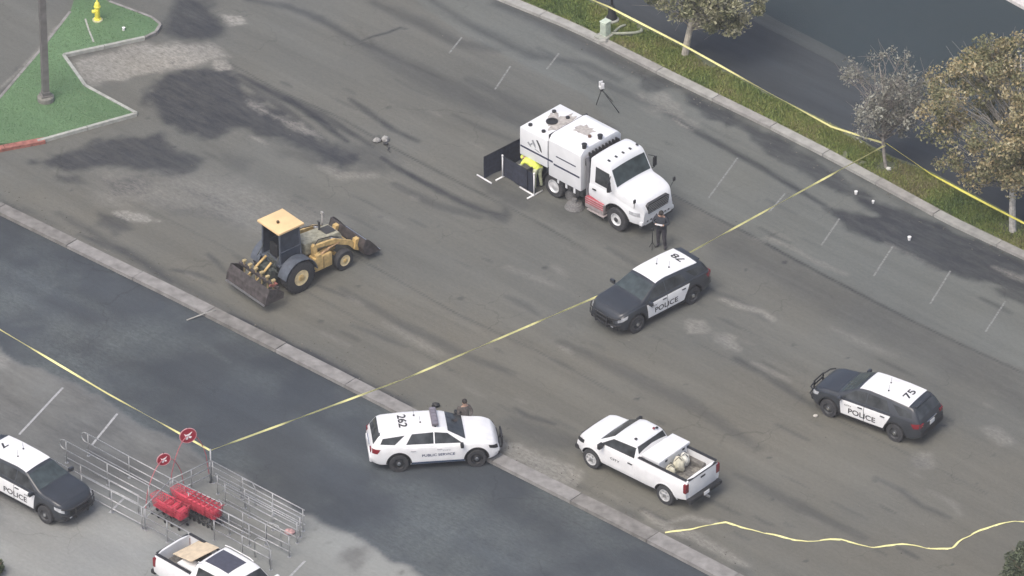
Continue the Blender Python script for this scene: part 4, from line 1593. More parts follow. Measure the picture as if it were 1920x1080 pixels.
for i, (x, y, z, s, m, lb) in enumerate([
        (-1.62, .42, .96, (.18, .17, .26), BEIGE, 'beige canvas bag in the pickup bed, nearest the driver side'),
        (-1.66, .02, .96, (.22, .20, .34), BEIGE, 'tallest beige canvas bag standing in the middle of the pickup bed'),
        (-1.60, -.40, .96, (.18, .18, .30), mat('pale_sack', (.66, .66, .6), .85, 0, 0, .25, 9, .4), 'pale sack leaning on the far side of the tool chest')]):
    p = in_frame(org, h, x, y, z)
    o = lump('canvas_bag', lb, 'bag', p, s, m, i + 3, 'bags in the pickup bed')
    for k in range(2):
        bm = BM()
        tube(bm, [(-s[0] * .7, (-.06 + .12 * k), s[2] * 1.4), (0, (-.06 + .12 * k) * 1.3, s[2] * 2.0), (s[0] * .7, (-.06 + .12 * k), s[2] * 1.4)], .014)
        bobj('strap', bm, TRIM, o)
for i, (x, y) in enumerate([(-2.1, .3), (-2.4, -.2), (-2.2, -.45)]):
    p = in_frame(org, h, x, y, .965)
    lump('dirt_heap', ['small heap of grey dirt on the bed floor near the driver side', 'low grey rubble on the bed floor near the tailgate', 'small dirt heap on the far side of the bed floor'][i], 'dirt', p, (.22, .16, .035), mat('grey_dirt', (.2, .19, .165), .9, 0, 0, .5, 20, .5), i + 20, 'dirt heaps in the pickup bed')

# crew cab pickup, passenger side towards the camera, cut by the lower edge
h2 = rad(-43.0)
re2 = -(3.68 / 2 + 1.18)
loc = Vector((re2, -.965, 0))
tgt = G(287.6, 1040, 1.44 + ROADZ)
o2 = Vector((tgt.x - (loc.x * math.cos(h2) - loc.y * math.sin(h2)), tgt.y - (loc.x * math.sin(h2) + loc.y * math.cos(h2)), ROADZ))
PK2, PB2, _, _ = pickup('white crew cab pickup with a glass roof, cut by the lower edge of the picture', o2, h2, True, ROADZ)
bm = BM(); PB2.top_patch(bm, -.82, .36, -.66, .66, .010, 8, 8)
bobj('sunroof', bm, mat('purple_grey_glass', (.07, .072, .095), .12), PK2, True)
for s in (-1, 1):
    bm = BM(); tube(bm, [(-.95, s * .70, 2.0), (-.7, s * .71, 2.04), (.3, s * .71, 2.04), (.5, s * .70, 2.0)], .018)
    bobj('roof_rail', bm, WHITE, PK2, True)
p = in_frame(o2, h2, -2.0, .22, 1.36)
bm = BM()
box(bm, (0, 0, 0), (1.15, 1.30, .025), Matrix.Rotation(rad(-14), 4, 'Y') @ Matrix.Rotation(rad(-8), 4, 'Z'), bev=.004)
pw = bobj('plywood_sheet', bm, PLY, None)
pw.location = p
pw.rotation_euler = (0, 0, h2)
tag(pw, 'tan plywood sheet leaning in the bed of the crew cab pickup', 'plywood')
p = in_frame(o2, h2, -1.75, -.35, .95 + ROADZ)
bm = BM(); box(bm, (0, 0, .17), (.75, .5, .34), bev=.03)
wbx = thing('storage_box', 'white storage box beside the plywood in the pickup bed', 'box', (p.x, p.y, p.z), h2)
bobj('box_body', bm, WHITE, wbx, True)
bm = BM(); box(bm, (0, 0, .36), (.80, .54, .05), bev=.015); bobj('lid', bm, WHITE, wbx, True)

# ------------------------------------------------------------------ street sweeper truck
hz = .50
wf, wr = G(1155, 412, hz), G(1037, 350, hz)
d = wf - wr
h = math.atan2(d.y, d.x)
left = Vector((-math.sin(h), math.cos(h), 0))
# near side is the right side, outer tyre face at y = -1.12
SO = wf + left * 1.12
SO.z = 0
SW = thing('street_sweeper', 'white street sweeper truck with a blue stripe and red striped step boxes', 'truck', SO, h)
WBS = (wf - wr).length
W2 = mat('white_box_paint', (.74, .76, .78), .45, 0, .2, .05, 2)
cabB = Body([(-1.50, 2.60), (-1.45, 2.70), (-1.2, 2.76), (-.62, 2.72), (-.48, 2.62), (-.44, 2.52), (-.10, 1.84), (-.02, 1.76), (.5, 1.70), (.95, 1.56), (1.12, 1.40), (1.20, 1.10)],
            [(-1.5, 1.55), (-.2, 1.50), (.2, 1.42), (.8, 1.32), (1.1, 1.2), (1.2, 1.0)],
            [(-1.5, .88), (-.8, .80), (.6, .62), (1.2, .60)],
            [(-1.5, 1.08), (-.3, 1.10), (.3, 1.10), (.8, 1.06), (1.05, .96), (1.2, .80)], 0.07, crown=.05, inset=.05, rr=.05)
cabB.build('cab', W2, SW, [(0, hz)], .66, .62)
for s in (1, -1):
    wheel(SW, 0, s * .97, hz, .50, .30, s, ALLOY, DKGREY, .54)
    wheel(SW, -WBS, s * .95, hz, .50, .28, s, ALLOY, DKGREY, .58, hub=False)
    wheel(SW, -WBS, s * .62, hz, .50, .28, s, ALLOY, DKGREY, .58, hub=False)
    bm = BM(); cabB.side_patch(bm, [(-1.28, 1.0), (-.42, 1.0), (-.42, 1.50), (-1.28, 1.50)], s, .008)
    dr = bobj('door', bm, W2, SW, True)
    bm = BM(); box(bm, (-1.18, s * 1.13, 1.38), (.18, .03, .05)); bobj('handle', bm, TRIM, dr)
    bm = BM(); cabB.side_patch(bm, [(-1.22, 1.66), (-.34, 1.66), (-.50, 2.34), (-1.22, 2.36)], s, .010, True)
    bobj('window', bm, GLASS, SW, True)
    bm = BM()
    tube(bm, [(-.28, s * 1.08, 1.7), (-.22, s * 1.30, 1.75), (-.22, s * 1.30, 2.25), (-.34, s * 1.08, 2.35)], .018)
    box(bm, (-.22, s * 1.32, 2.0), (.06, .18, .42), bev=.02)
    bobj('mirror', bm, TRIM, SW, True)
    bm = BM(); tube(bm, [(.86, s * 1.02, 1.38), (.98, s * 1.12, 1.72)], .012); box(bm, (.99, s * 1.13, 1.80), (.06, .12, .17), bev=.02)
    bobj('hood_mirror', bm, TRIM, SW, True)
    lens_patch(cabB, 'headlight', LENS, SW, [(.66, 1.06), (1.09, 1.00), (1.07, 1.17), (.64, 1.20)], s, .015)
    arch_trim(SW, cabB, 0, hz, .66, s, TRIM, .035)
    # steps / tank boxes
    bm = BM(); box(bm, (-1.15, s * .98, .64), (.98, .34, .46), bev=.02)
    st = bobj('step_box', bm, STRIPEW, SW, True)
    for z, dz in ((.82, .06), (.72, .05), (.62, .035)):
        bm = BM(); box(bm, (-1.15, s * 1.154, z), (.96, .012, dz)); bobj('stripe', bm, STRIPER, st)
    bm = BM(); box(bm, (-1.15, s * .98, .875), (.94, .30, .012)); bobj('stripe', bm, STRIPER, st)
    bm = BM(); box(bm, (-1.05, s * 1.07, .35), (.9, .26, .05), bev=.01); bobj('step', bm, STRIPEW, SW, True)
bm = BM(); cabB.top_patch(bm, -.43, -.11, -.93, .93, .010, 6, 8)
bobj('windscreen', bm, GLASSL, SW, True)
for k in range(5):
    bm = BM(); box(bm, (-.70, -.80 + .4 * k, 2.80), (.12, .07, .05), bev=.015)
    bobj('marker_lamp', bm, DKGREY, SW, True)
bm = BM()
prism(bm, [(-.62, 1.42), (-.52, 1.50), (.52, 1.50), (.62, 1.42), (.56, 1.05), (-.56, 1.05)], 'X', 1.10, 1.215)
gr = bobj('grille', bm, DKGREY, SW)
for k in range(5):
    bm = BM(); box(bm, (1.225, 0, 1.11 + k * .075), (.02, 1.08 + .02 * k, .018)); bobj('slat', bm, STEEL, gr)
bm = BM(); box(bm, (1.10, 0, .70), (.20, 1.86, .18), bev=.05)
bobj('front_bumper', bm, W2, SW, True)
bm = BM(); box(bm, (1.08, 0, .54), (.16, 1.8, .16), bev=.04)
bobj('lower_valance', bm, DKGREY, SW, True)
for k in range(7):
    bm = BM(); box(bm, (1.203, -.6 + k * .2, .74), (.02, .08, .05)); bobj('bumper_vent', bm, TRIM, SW)
bm = BM(); box(bm, (1.21, 0, .62), (.02, .32, .15)); bobj('number_plate', bm, WHITE, SW)
for s in (1, -1):
    bm = BM(); box(bm, (1.20, s * .25, .5), (.16, .05, .08)); bobj('tow_hook', bm, TRIM, SW)
# chassis
bm = BM()
for s in (1, -1):
    box(bm, (-2.3, s * .40, .78), (6.0, .09, .24))
for x in (-4.9, -WBS, -2.4, -1.2, .4):
    box(bm, (x, 0, .72), (.14, .9, .16))
cyl(bm, (-WBS, -.8, hz), (-WBS, .8, hz), .1)
cyl(bm, (0, -.85, hz), (0, .85, hz), .08)
bobj('chassis', bm, TRIM, SW)
# engine and blower housing at the rear
bm = BM(); box(bm, (-4.44, 0, 1.895), (1.50, 2.30, 1.27), bev=.03)
rh = bobj('rear_housing', bm, W2, SW, True)
for x, y in ((-4.95, -.80), (-4.25, -.78), (-4.95, .55), (-4.25, .60)):
    bm = BM(); cyl(bm, (x, y, 2.52), (x, y, 2.60), .085, n=12); bobj('lifting_plug', bm, TRIM, rh)
bm = BM(); lathe(bm, [(.24, 2.53), (.24, 2.575), (.16, 2.575), (.16, 2.55), (.10, 2.55)], (-4.52, -.02, 0), n=24)
bobj('round_hatch', bm, TRIM, rh, True)


def blob_patch(name, cx, cy, rx, ry, z, m, parent, seed, rot=0):
    r = random.Random(seed)
    n = 22
    P = []
    for i in range(n):
        t = 2 * PI * i / n
        k = 1 + r.uniform(-.28, .22)
        x, y = rx * k * math.cos(t), ry * k * math.sin(t)
        P.append((cx + x * math.cos(rot) - y * math.sin(rot), cy + x * math.sin(rot) + y * math.cos(rot)))
    bm = BM(); prism(bm, P, 'Z', z - .004, z + .006)
    return bobj(name, bm, m, parent)


blob_patch('grime_stain', -4.22, .25, .30, .75, 2.532, GRIME, rh, 3)
blob_patch('grime_stain', -4.60, .1, .20, .55, 2.530, GRIME, rh, 5, .6)
# hopper
bm = BM()
prism(bm, [(-1.15, .97), (1.15, .97), (1.15, 2.62), (1.0, 2.80), (.8, 2.85), (-.8, 2.85), (-1.0, 2.80), (-1.15, 2.62)], 'X', -3.62, -1.88)
bmesh.ops.bevel(bm, geom=[e for e in bm.edges], offset=.03, segments=2, affect='EDGES', profile=.6)
hp = bobj('hopper', bm, W2, SW, True)
blob_patch('grime_stain', -2.85, .05, .42, .34, 2.856, GRIME, hp, 8, .3)
bm = BM(); cyl(bm, (-2.35, -.15, 2.85), (-2.35, -.15, 2.93), .07, n=12); bobj('cap', bm, mat('brown_cap', (.12, .07, .05), .7), hp)
bm = BM(); box(bm, (-3.655, 0, 2.2), (.06, 2.16, 1.2)); bobj('hopper_gap_fill', bm, TRIM, SW)  # black fill for the dark gap between rear housing and hopper
# stripes on both sides
for s in (1, -1):
    y = s * 1.152
    for x0, x1, z, dz in ((-5.15, -3.40, 1.68, .075), (-3.34, -1.95, 1.60, .075), (-3.22, -2.15, 2.02, .05)):
        bm = BM(); box(bm, ((x0 + x1) / 2, y, z), (x1 - x0, .012, dz)); bobj('stripe', bm, mat('midnight_blue_stripe', (.03, .035, .075), .5), SW)
    bm = BM(); box(bm, (-1.93, s * .98, 1.66), (.012, .28, .07), Matrix.Rotation(0, 4, 'X')); bobj('stripe', bm, MATS['midnight_blue_stripe'], SW)
    # mountain emblem
    def em(poly, m):
        bm = BM()
        P = [(-4.42 - s * 0 + (-s) * 0 + (px_ * (1 if s < 0 else -1)), 1.88 + pz_) for px_, pz_ in poly]
        prism(bm, P, 'Y', s * 1.146, s * 1.158)
        return bobj('emblem', bm, m, SW)
    em([(.12, .42), (.20, .44), (.36, .22), (.44, -.04), (.34, .0), (.26, .2)], DKGREY)
    em([(-.12, .30), (-.04, .36), (.08, .16), (.10, .02), (.0, .1)], mat('grey_emblem', (.28, .30, .32), .6))
    em([(-.36, .10), (-.30, .16), (-.14, .02), (-.18, -.03)], MATS['grey_emblem'])
    em([(.05, -.01), (.30, -.07), (.30, -.10), (.05, -.04)], MATS['grey_emblem'])
    em([(-.10, .20), (-.26, .04), (-.22, .01), (-.06, .14)], MATS['grey_emblem'])
    # lower skirt fittings
    for k in range(6):
        x = -3.15 + k * .22
        bm = BM(); box(bm, (x, s * 1.06, .90 - .02 * k), (.10, .10, .26 + .04 * (k % 2)), bev=.02)
        bobj('skirt_bracket', bm, [W2, DKGREY][k % 2], SW, True)
    bm = BM(); box(bm, (-2.3, s * .92, .82), (.9, .3, .3), bev=.03); bobj('side_tank', bm, DKGREY, SW, True)
    # side broom
    bm = BM(); lathe(bm, [(.40, .02), (.30, .20), (.12, .26), (.10, .40)], (-2.30, s * 1.05, 0), n=24)
    bobj('side_broom', bm, RUBG, SW, True)
    # mud guard over the rear wheels
    bm = BM()
    for k in range(9):
        t0, t1 = PI * (.02 + .96 * k / 9), PI * (.02 + .96 * (k + 1) / 9)
        c0 = Vector((-WBS + .60 * math.cos(t0), s * .80, hz + .62 * math.sin(t0)))
        c1 = Vector((-WBS + .60 * math.cos(t1), s * .80, hz + .62 * math.sin(t1)))
        mm = (c0 + c1) / 2
        box(bm, mm, ((c1 - c0).length + .02, .62, .02), Matrix.Rotation(-math.atan2(c1.z - c0.z, c1.x - c0.x), 4, 'Y'))
    bobj('mud_guard', bm, TRIM, SW)
    bm = BM(); box(bm, (-5.16, s * .95, 1.45), (.10, .20, .28), bev=.02); bobj('tail_light', bm, REDLENS, SW, True)
# exhaust and pipes between cab and hopper
bm = BM()
tube(bm, [(-1.64, -.98, .85), (-1.64, -.98, 2.35), (-1.70, -.98, 2.6)], .085, 12)
bobj('exhaust_stack', bm, mat('grey_stack', (.28, .28, .30), .45, .6), SW, True)
bm = BM()
for k in range(9):
    box(bm, (-1.72, -.75 + k * .19, 2.55), (.20, .05, .22))
box(bm, (-1.70, 0, 2.3), (.26, 1.9, .35))
bobj('air_cleaner', bm, TRIM, SW)
for y in (-.85, .05):
    bm = BM(); cyl(bm, (-1.98, y, 2.82), (-1.98, y, 2.98), .09, n=12); cyl(bm, (-1.98, y, 2.98), (-1.98, y, 3.02), .11, n=12)
    bobj('roof_cap', bm, TRIM, SW)
bm = BM(); cyl(bm, (-3.0, 0, .35), (-3.0, .0, .62), .2); cyl(bm, (-2.75, -.9, .25), (-2.75, .9, .25), .22, n=14)
bobj('suction_head', bm, RUBG, SW)

# ------------------------------------------------------------------ yellow loader with a box scraper
h = rad(40.0)
left = Vector((-math.sin(h), math.cos(h), 0))
c = G(565.5, 521, .68) + left * 1.08
LD = thing('skip_loader', 'yellow and grey loader tractor with a front bucket and a rear box scraper', 'loader', (c.x, c.y, 0), h)
for s in (1, -1):
    w1 = wheel(LD, 0, s * .86, .68, .68, .44, s, RIMY, YEL, .50, style='steel', deep=.02)
    bm = BM()
    for k in range(22):
        t = 2 * PI * k / 22
        M = Matrix.Rotation(t, 4, 'Y') @ Matrix.Rotation(rad(28), 4, 'Z')
        box(bm, Matrix.Rotation(t, 4, 'Y') @ Vector((0, 0, .675)), (.06, .42, .05), M)
    bobj('tread', bm, TYRE, w1)
    wheel(LD, 2.28, s * .80, .43, .43, .28, s, RIMY, YEL, .56, deep=.02)
    # fender
    bm = BM()

    def fn(u, v, s=s):
        t = rad(8) + rad(160) * u
        return (.80 * math.cos(t), s * (.60 + .50 * v), .68 + .80 * math.sin(t)), (math.cos(t), 0, math.sin(t))
    slab(bm, fn, 14, 3, .015)
    bobj('fender', bm, SLATE, LD, True)
bm = BM()
box(bm, (.9, 0, .80), (2.9, .50, .40), bev=.03)
cyl(bm, (0, -.8, .68), (0, .8, .68), .14)
cyl(bm, (2.28, -.75, .43), (2.28, .75, .43), .08)
bobj('chassis', bm, YEL, LD, True)
# bonnet
bm = BM()
prism(bm, [(.72, 1.0), (2.55, .98), (2.60, 1.18), (2.45, 1.42), (.72, 1.55)], 'Y', -.38, .38)
bmesh.ops.bevel(bm, geom=[e for e in bm.edges], offset=.05, segments=2, affect='EDGES', profile=.6)
hd = bobj('bonnet', bm, mat('pale_worn_yellow', (.34, .33, .25), .6, 0, 0, .35, 7, .2), LD, True)
bm = BM(); box(bm, (2.0, -.395, 1.18), (.55, .02, .12)); bobj('decal', bm, WHITE, hd)
bm = BM(); box(bm, (2.15, 0, 1.452), (.5, .5, .012), Matrix.Rotation(rad(4), 4, 'Y')); bobj('decal', bm, mat('dark_decal', (.05, .05, .05), .6), hd)
bm = BM(); tube(bm, [(1.9, .18, 1.4), (1.9, .18, 1.8), (1.84, .18, 1.88)], .045); bobj('exhaust', bm, DKGREY, LD, True)
bm = BM(); tube(bm, [(2.3, .48, 1.2), (2.3, .48, 1.9)], .03); box(bm, (2.3, .48, 1.92), (.08, .14, .12), bev=.02)
bobj('work_lamp', bm, mat('grey_lamp', (.35, .34, .33), .5), LD)
# side yellow tank boxes
for s in (1, -1):
    bm = BM(); box(bm, (1.28, s * .66, .74), (.86, .40, .60), bev=.04)
    tk = bobj('side_tank', bm, YEL, LD, True)
    bm = BM(); box(bm, (1.28, s * .865, .74), (.02, .012, .52)); bobj('seam', bm, mat('brown_seam', (.10, .065, .03), .8), tk)
    bm = BM(); box(bm, (1.05, s * .74, 1.10), (.26, .22, .14), bev=.03); bobj('step', bm, YEL, LD, True)
# loader arms, one on each side
for s in (1, -1):
    bm = BM()
    y = s * .62
    prism(bm, [(.92, 1.05), (1.08, 1.05), (1.12, 1.50), (.98, 1.58), (.88, 1.50)], 'Y', y - .07, y + .07)
    bobj('tower', bm, YEL, LD)
    bm = BM()
    prism(bm, [(.95, 1.40), (1.05, 1.52), (2.0, 1.42), (2.85, .98), (3.12, .62), (2.98, .54), (2.65, .86), (1.9, 1.22)], 'Y', y - .05, y + .05)
    bobj('loader_arm', bm, YEL, LD)
    bm = BM(); cyl(bm, (1.1, y * 1.0 + s * .09, 1.0), (1.75, y + s * .09, 1.18), .055); cyl(bm, (1.75, y + s * .09, 1.18), (2.2, y + s * .09, 1.2), .028)
    bobj('lift_ram', bm, mat('brown_dirty_yellow', (.40, .26, .14), .6, 0, 0, .4, 7), LD)
    bm = BM(); cyl(bm, (1.9, y - s * .12, 1.42), (2.5, y - s * .12, 1.12), .05); cyl(bm, (2.5, y - s * .12, 1.12), (2.92, y - s * .12, .74), .026)
    bobj('tilt_ram', bm, STEEL, LD)
    bm = BM(); tube(bm, [(1.0, y, 1.5), (1.3, y - s * .1, 1.62), (1.9, y - s * .1, 1.5), (2.3, y - s * .1, 1.3)], .018)
    bobj('hose', bm, TRIM, LD)
bm = BM(); cyl(bm, (2.72, -.6, .92), (2.72, .6, .92), .06); bobj('cross_tube', bm, YEL, LD)
# front bucket
bm = BM()
out = [(2.98, .78), (2.86, .45), (2.94, .14), (3.14, .03), (3.72, .02), (3.72, .05), (3.16, .08), (3.00, .18), (2.93, .45), (3.04, .76)]
prism(bm, out, 'Y', -1.08, 1.08)
for s in (1, -1):
    prism(bm, [(2.98, .78), (2.86, .45), (2.94, .14), (3.14, .03), (3.72, .02), (3.40, .45), (3.10, .78)], 'Y', s * 1.05 - .02, s * 1.05 + .02)
bk = bobj('front_bucket', bm, BUCKETM, LD)
bk.location = (.22, 0, .26)
for k in range(2):
    s = 1 - 2 * k
    bm = BM(); prism(bm, [(2.90, .18), (2.70, .3), (2.78, .72), (2.98, .72)], 'Y', s * .62 - .10, s * .62 + .10)
    bobj('bucket_bracket', bm, YEL, bk)
bm = BM(); box(bm, (3.66, 0, .05), (.14, 2.12, .03)); bobj('cutting_edge', bm, STEEL, bk)
# cab
bm = BM()
for sx in (-.62, .42):
    for s in (1, -1):
        tube(bm, [(sx, s * .55, 1.25), (sx * .9 - .05, s * .52, 2.70)], .04)
box(bm, (-.1, 0, 1.22), (1.2, 1.25, .10), bev=.02)
for s in (1, -1):
    tube(bm, [(-.62, s * .55, 1.8), (.42, s * .54, 1.8)], .02)
bobj('cab_frame', bm, SLATE, LD, True)
cg = mat('cab_glass', (.045, .055, .075), .18, 0, 0, .3, 3)
for s in (1, -1):
    bm = BM(); prism(bm, [(-.58, 1.30), (.40, 1.30), (.33, 2.62), (-.58, 2.62)], 'Y', s * .535 - .008, s * .535 + .008); bobj('window', bm, cg, LD)
bm = BM(); box(bm, (.385, 0, 1.95), (.016, 1.0, 1.26), Matrix.Rotation(rad(-3), 4, 'Y')); bobj('windscreen', bm, cg, LD)
bm = BM(); box(bm, (-.25, 0, 1.40), (.48, .50, .14), bev=.04); box(bm, (-.46, 0, 1.68), (.12, .48, .50), bev=.04); bobj('seat', bm, TRIM, LD, True)
bm = BM(); lathe(bm, [(.17, -.012), (.19, 0), (.17, .012)], (0, 0, 0), n=18); sw_ = bobj('steering_wheel', bm, TRIM, LD, True)
sw_.location = (.12, 0, 1.72); sw_.rotation_euler = (0, rad(-35), 0)
bm = BM(); box(bm, (.28, 0, 1.45), (.2, .4, .4), bev=.05); bobj('console', bm, DKGREY, LD, True)
bm = BM(); box(bm, (-.13, 0, 2.765), (1.26, 1.34, .09), bev=.02)
rf = bobj('canopy_roof', bm, YELROOF, LD, True)
bm = BM(); box(bm, (.50, 0, 2.70), (.05, 1.2, .07))
for k in range(4):
    box(bm, (.52, -.5 + .33 * k, 2.68), (.06, .14, .10), bev=.02)
bobj('lamp_row', bm, mat('dark_brown_lamp', (.10, .06, .03), .6), rf)
bm = BM(); cyl(bm, (-.28, -.02, 2.80), (-.28, -.02, 2.90), .055, n=12); bobj('beacon', bm, mat('dark_beacon', (.08, .05, .02), .4), rf, True)
# rear linkage and ladders
bm = BM()
for k in range(6):
    box(bm, (-.80, -.34 + .02 * k, 1.0 + .11 * k), (.05, .5, .03), Matrix.Rotation(.3 * (k % 2), 4, 'X'))
for s in (1, -1):
    tube(bm, [(-.5, s * .35, 1.2), (-.9, s * .38, .95), (-1.5, s * .40, .55)], .05)
    tube(bm, [(-.6, s * .5, 1.7), (-.9, s * .52, 1.3)], .02)
box(bm, (-.78, 0, .85), (.5, .9, .5), bev=.06)
bobj('rear_hitch', bm, mat('green_grey_metal', (.07, .08, .075), .6, .2, 0, .4, 9), LD)
for s in (1, -1):
    bm = BM(); cyl(bm, (-.70, s * .22, 1.35), (-1.25, s * .25, 1.0), .05); cyl(bm, (-1.25, s * .25, 1.0), (-1.6, s * .26, .8), .026)
    bobj('scraper_ram', bm, YEL, LD)
# box scraper
bm = BM()
prism(bm, [(-2.28, .10), (-2.22, .10), (-2.12, .45), (-2.02, .80), (-2.06, .86), (-2.20, .50)], 'Y', -1.20, 1.20)
for s in (1, -1):
    prism(bm, [(-2.30, .10), (-1.40, .12), (-1.36, .40), (-1.60, .62), (-2.02, .84), (-2.22, .5)], 'Y', s * 1.2 - .025, s * 1.2 + .025)
box(bm, (-1.62, 0, .70), (.12, 2.36, .12))
sc = bobj('box_scraper', bm, BUCKETM, LD)
sc.location = (.22, -.20, .34)
sc.scale = (1, 1, .88)
bm = BM(); box(bm, (-2.30, 0, .10), (.10, 2.36, .04)); bobj('cutting_edge', bm, STEEL, sc)
for k in range(6):
    bm = BM(); box(bm, (-1.62, -.9 + .36 * k, .62), (.06, .05, .55)); box(bm, (-1.62, -.9 + .36 * k, .95), (.16, .12, .10), bev=.02)
    bobj('ripper_shank', bm, mat('shank_yellow', (.42, .34, .18), .6, 0, 0, .4, 7), sc)
bm = BM(); box(bm, (-1.75, -1.0, .80), (.30, .06, .10), Matrix.Rotation(.5, 4, 'Y')); box(bm, (-1.6, -.95, .85), (.08, .3, .06))
bobj('side_link', bm, mat('rusty_red_steel', (.26, .10, .08), .7, 0, 0, .4, 7), sc)

# ------------------------------------------------------------------ privacy screens and the yellow sheet
def screen(label, a, b, hgt, feet, posts, flip=1):
    """a, b = ground points; feet / posts = positions 0..1 of PVC uprights"""
    a, b = Vector(a), Vector(b)
    d = (b - a); L = d.length; d.normalize()
    rz = math.atan2(d.y, d.x)
    r = thing('privacy_screen', label, 'screen', a, rz, 'black privacy screens behind the sweeper')
    bm = BM()

    def fn(u, v):
        return (u * L, .03 * math.sin(u * 9 + v * 2) * (1 - v * .4), .06 + (hgt - .06) * v), (0, -1, 0)
    slab(bm, fn, 16, 4, .006)
    bobj('cloth', bm, BLKCLOTH, r, True)
    for t in posts:
        bm = BM(); tube(bm, [(t * L, -.05, .02), (t * L, -.05, hgt + .04)], .028); lathe(bm, [(.04, hgt + .02), (.045, hgt + .08), (.02, hgt + .10)], (t * L, -.05, 0), n=10)
        bobj('post', bm, PVC, r)
    for t in feet:
        bm = BM(); tube(bm, [(t * L, -.42, .035), (t * L, .42, .035)], .034)
        bobj('foot', bm, PVC, r)
    bm = BM(); tube(bm, [(0, 0, hgt), (L, 0, hgt)], .02)
    bobj('top_rail', bm, TRIM, r)
    return r


screen('black privacy screen with one white foot bar, behind the sweeper rear end', G(908, 337), G(985, 298), 1.08, [0.0], [])
screen('black privacy screen with a bare white post at its left end', G(944, 332), G(1003, 366), .98, [0.0, 1.0], [0.0, 1.0])
screen('black privacy screen crossing beside the sweeper rear wheel, below the yellow jacket', G(988, 360), G(1024, 342), 1.05, [0.0], [])
A0, A1 = G(944, 332), G(1003, 366)
dv = (A1 - A0).normalized()


